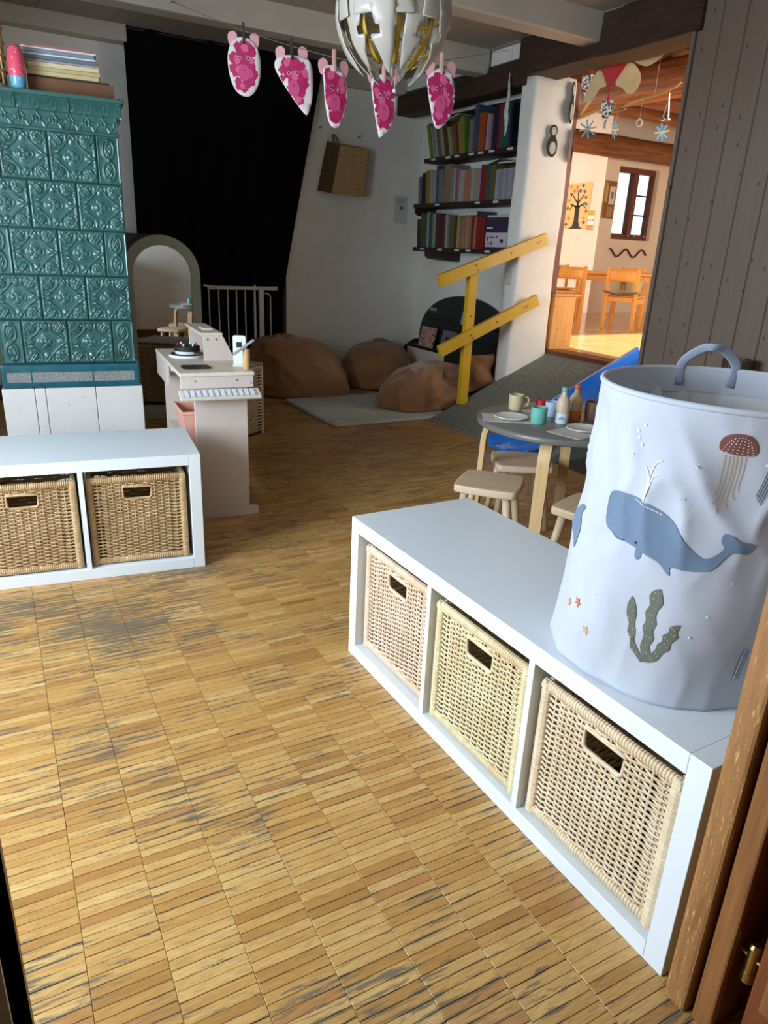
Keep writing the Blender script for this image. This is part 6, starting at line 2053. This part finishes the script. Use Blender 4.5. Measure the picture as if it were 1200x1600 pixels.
# ------------------------------------------------------------------ hanging decorations in the opening
m_branch = wood('peeled_branch', rgb(214, 178, 120), rgb(190, 150, 94), 'y', 0.7, 6)
t = thing('branch_mobile', 'peeled branch hung across the opening for decorations', 'decoration', (2.97, 3.63, 2.0))
mb = MB()
b1p = [(0.0, 0.0, 0.0), (0.0, -0.06, -0.005), (0.005, -0.22, 0.02), (0.0, -0.38, 0.015), (0.01, -0.52, 0.035), (0.0, -0.68, 0.045), (0.0, -0.80, 0.065), (0.0, -0.84, 0.085)]
pp = smooth_open(b1p, 5)
mb.tube(pp, [0.013 - 0.007 * i / len(pp) + 0.0015 * noise.noise(Vector((i, 0, 0))) for i in range(len(pp))], 8)
mb.build('branch', m_branch, t, smooth=True)
pp = smooth_open([(0, 0.0, 0.0), (0, -0.07, 0.04), (0.0, -0.13, 0.10), (0.0, -0.19, 0.155)], 5)
MB().tube(pp, [0.014 - 0.006 * i / len(pp) for i in range(len(pp))], 8).build('branch', m_branch, t, smooth=True)
pp = smooth_open([(0, -0.26, 0.015), (0.0, -0.34, -0.01), (0.0, -0.44, -0.005)], 5)
MB().tube(pp, 0.005, 6).build('twig', m_branch, t, smooth=True)
for y, z in ((-0.02, 0.0), (-0.66, 0.045)):
    MB().cyl((0, y, z), (0, y, 0.70), 0.0012, None, 5).build('thread', m_steel, t)
m_bluestick = plain('blue_stick', rgb(80, 160, 200), rgb(96, 176, 212), 20, 0.6)
def stick_star(label, loc, rz, r, thread):
    t = thing('stick_star', label, 'decoration', loc, rz, 'blue stick stars under the branch')
    for k in range(4):
        a = PI * k / 4 + 0.2
        d = Vector((math.cos(a), 0, math.sin(a)))
        MB().bar(-d * r + Vector((0, 0.002 * k, 0)), d * r + Vector((0, 0.002 * k, 0)), 0.010, 0.002, (0, 1, 0)).build('stick', m_bluestick if k else m_branch, t)
    MB().cyl((0, 0, r), (0, 0, thread), 0.0008, None, 5).build('thread', m_steel, t)
stick_star('large blue stick star under the branch next to the pillar', (2.97, 3.50, 1.915), R(-50), 0.058, 0.095)
stick_star('narrow turned blue stick star in the middle of the branch', (2.97, 3.25, 1.885), R(20), 0.052, 0.135)
stick_star('blue stick star under the end of the branch by the board wall', (2.97, 2.87, 1.835), R(-20), 0.048, 0.20)
t = thing('wind_spinner', 'small metal ring spinner hanging from the branch end', 'decoration', (2.97, 2.86, 1.90), 0)
MB().tube([(0.028 * math.cos(2 * PI * k / 16), 0.028 * math.sin(2 * PI * k / 16), 0) for k in range(16)], 0.006, 6, closed=True).build('ring', m_steel, t, smooth=True)
MB().cyl((0.026, 0, 0), (0.0, 0, 0.14), 0.004, None, 6).build('rod', m_steel, t)
MB().cyl((-0.026, 0, 0), (0.0, 0, 0.14), 0.0015, None, 6).build('rod', m_steel, t)
t = thing('hanging_ring', 'small pale ring dangling below the branch', 'decoration', (2.97, 3.06, 1.905), R(-40))
MB().tube([(0.017 * math.cos(2 * PI * k / 16), 0, 0.020 * math.sin(2 * PI * k / 16)) for k in range(16)], 0.005, 6, closed=True).build('ring', m_gatew, t, smooth=True)
MB().cyl((0, 0, 0.02), (0, 0, 0.12), 0.0008, None, 5).build('thread', m_steel, t)
# paper angels and birds
m_redpaper = plain('red_paper', rgb(190, 30, 36), rgb(170, 22, 30), 10, 0.5)
m_creamp = plain('cream_paper', rgb(222, 196, 150), rgb(206, 176, 126), 12, 0.7)
m_birdp = NT('bird_print')
_v = m_birdp.coord('Object')
m_birdp.base(m_birdp.ramp(m_birdp.noise(_v, 60, 4), [(0.47, rgb(44, 40, 40)), (0.52, rgb(232, 230, 226))]))
m_birdp.set(rough=0.6)
t = thing('paper_figure', 'red and cream paper figure hanging under the lintel', 'decoration', (2.76, 3.14, 2.075), R(-50))
MB().prism([(-0.075, 0.13), (0.085, 0.13), (0.02, 0.02), (0.0, 0.0), (-0.02, 0.02)], (0, 0, 0), (1, 0, 0), (0, 0, 1), (0, 0.003, 0)).build('red_cone', m_redpaper, t)
MB().prism(smooth_closed([(0.03, 0.03), (0.09, 0.13), (0.15, 0.10), (0.175, 0.04), (0.15, -0.02), (0.11, -0.03), (0.075, 0.0)], 4), (0, 0.003, 0), (1, 0, 0), (0, 0, 1), (0, 0.003, 0)).build('cream_wing', m_creamp, t)
MB().prism(smooth_closed([(-0.02, 0.02), (-0.07, 0.10), (-0.115, 0.04), (-0.14, -0.04), (-0.12, -0.075), (-0.09, -0.06), (-0.06, 0.0)], 4), (0, 0.003, 0), (1, 0, 0), (0, 0, 1), (0, 0.003, 0)).build('cream_wing', m_creamp, t)
MB().bar((0, 0.001, -0.09), (0, 0.001, 0.01), 0.008, 0.002, (0, 1, 0)).build('ribbon', m_redpaper, t)
def bird(label, loc, rz, rib):
    t = thing('paper_bird', label, 'decoration', loc, rz, 'black and white paper birds under the lintel')
    MB().prism(smooth_closed([(-0.028, 0.10), (0.0, 0.092), (0.028, 0.10), (0.038, 0.06), (0.024, 0.02), (0.008, -0.02), (-0.008, -0.02), (-0.026, 0.02), (-0.038, 0.06)], 4), (0, 0, 0), (1, 0, 0), (0, 0, 1), (0, 0.003, 0)).build('bird_body', m_birdp.m, t)
    MB().prism([(-0.006, -0.02), (0.006, -0.02), (0.010, -0.055), (-0.010, -0.055)], (0, 0, 0), (1, 0, 0), (0, 0, 1), (0, 0.003, 0)).build('bird_tail', m_pgrey, t)
    MB().bar((0, 0.001, 0.09), (0, 0.001, 0.09 + rib), 0.006, 0.002, (0, 1, 0)).build('ribbon', m_redpaper, t)
bird('black and white paper bird on a short red ribbon near the pillar', (2.78, 3.355, 2.085), R(-40), 0.07)
bird('black and white paper bird hanging below the red paper figure', (2.765, 3.145, 1.915), R(-40), 0.08)
t = thing('paper_scrap', 'cream paper cutout peeping out under the lintel', 'decoration', (2.78, 2.90, 2.17), R(-50))
MB().prism(smooth_closed([(-0.08, 0.03), (0.0, -0.015), (0.07, 0.02), (0.09, 0.06), (0.0, 0.08)], 4), (0, 0, 0), (1, 0, 0), (0, 0, 1), (0, 0.003, 0)).build('cutout', m_creamp, t)
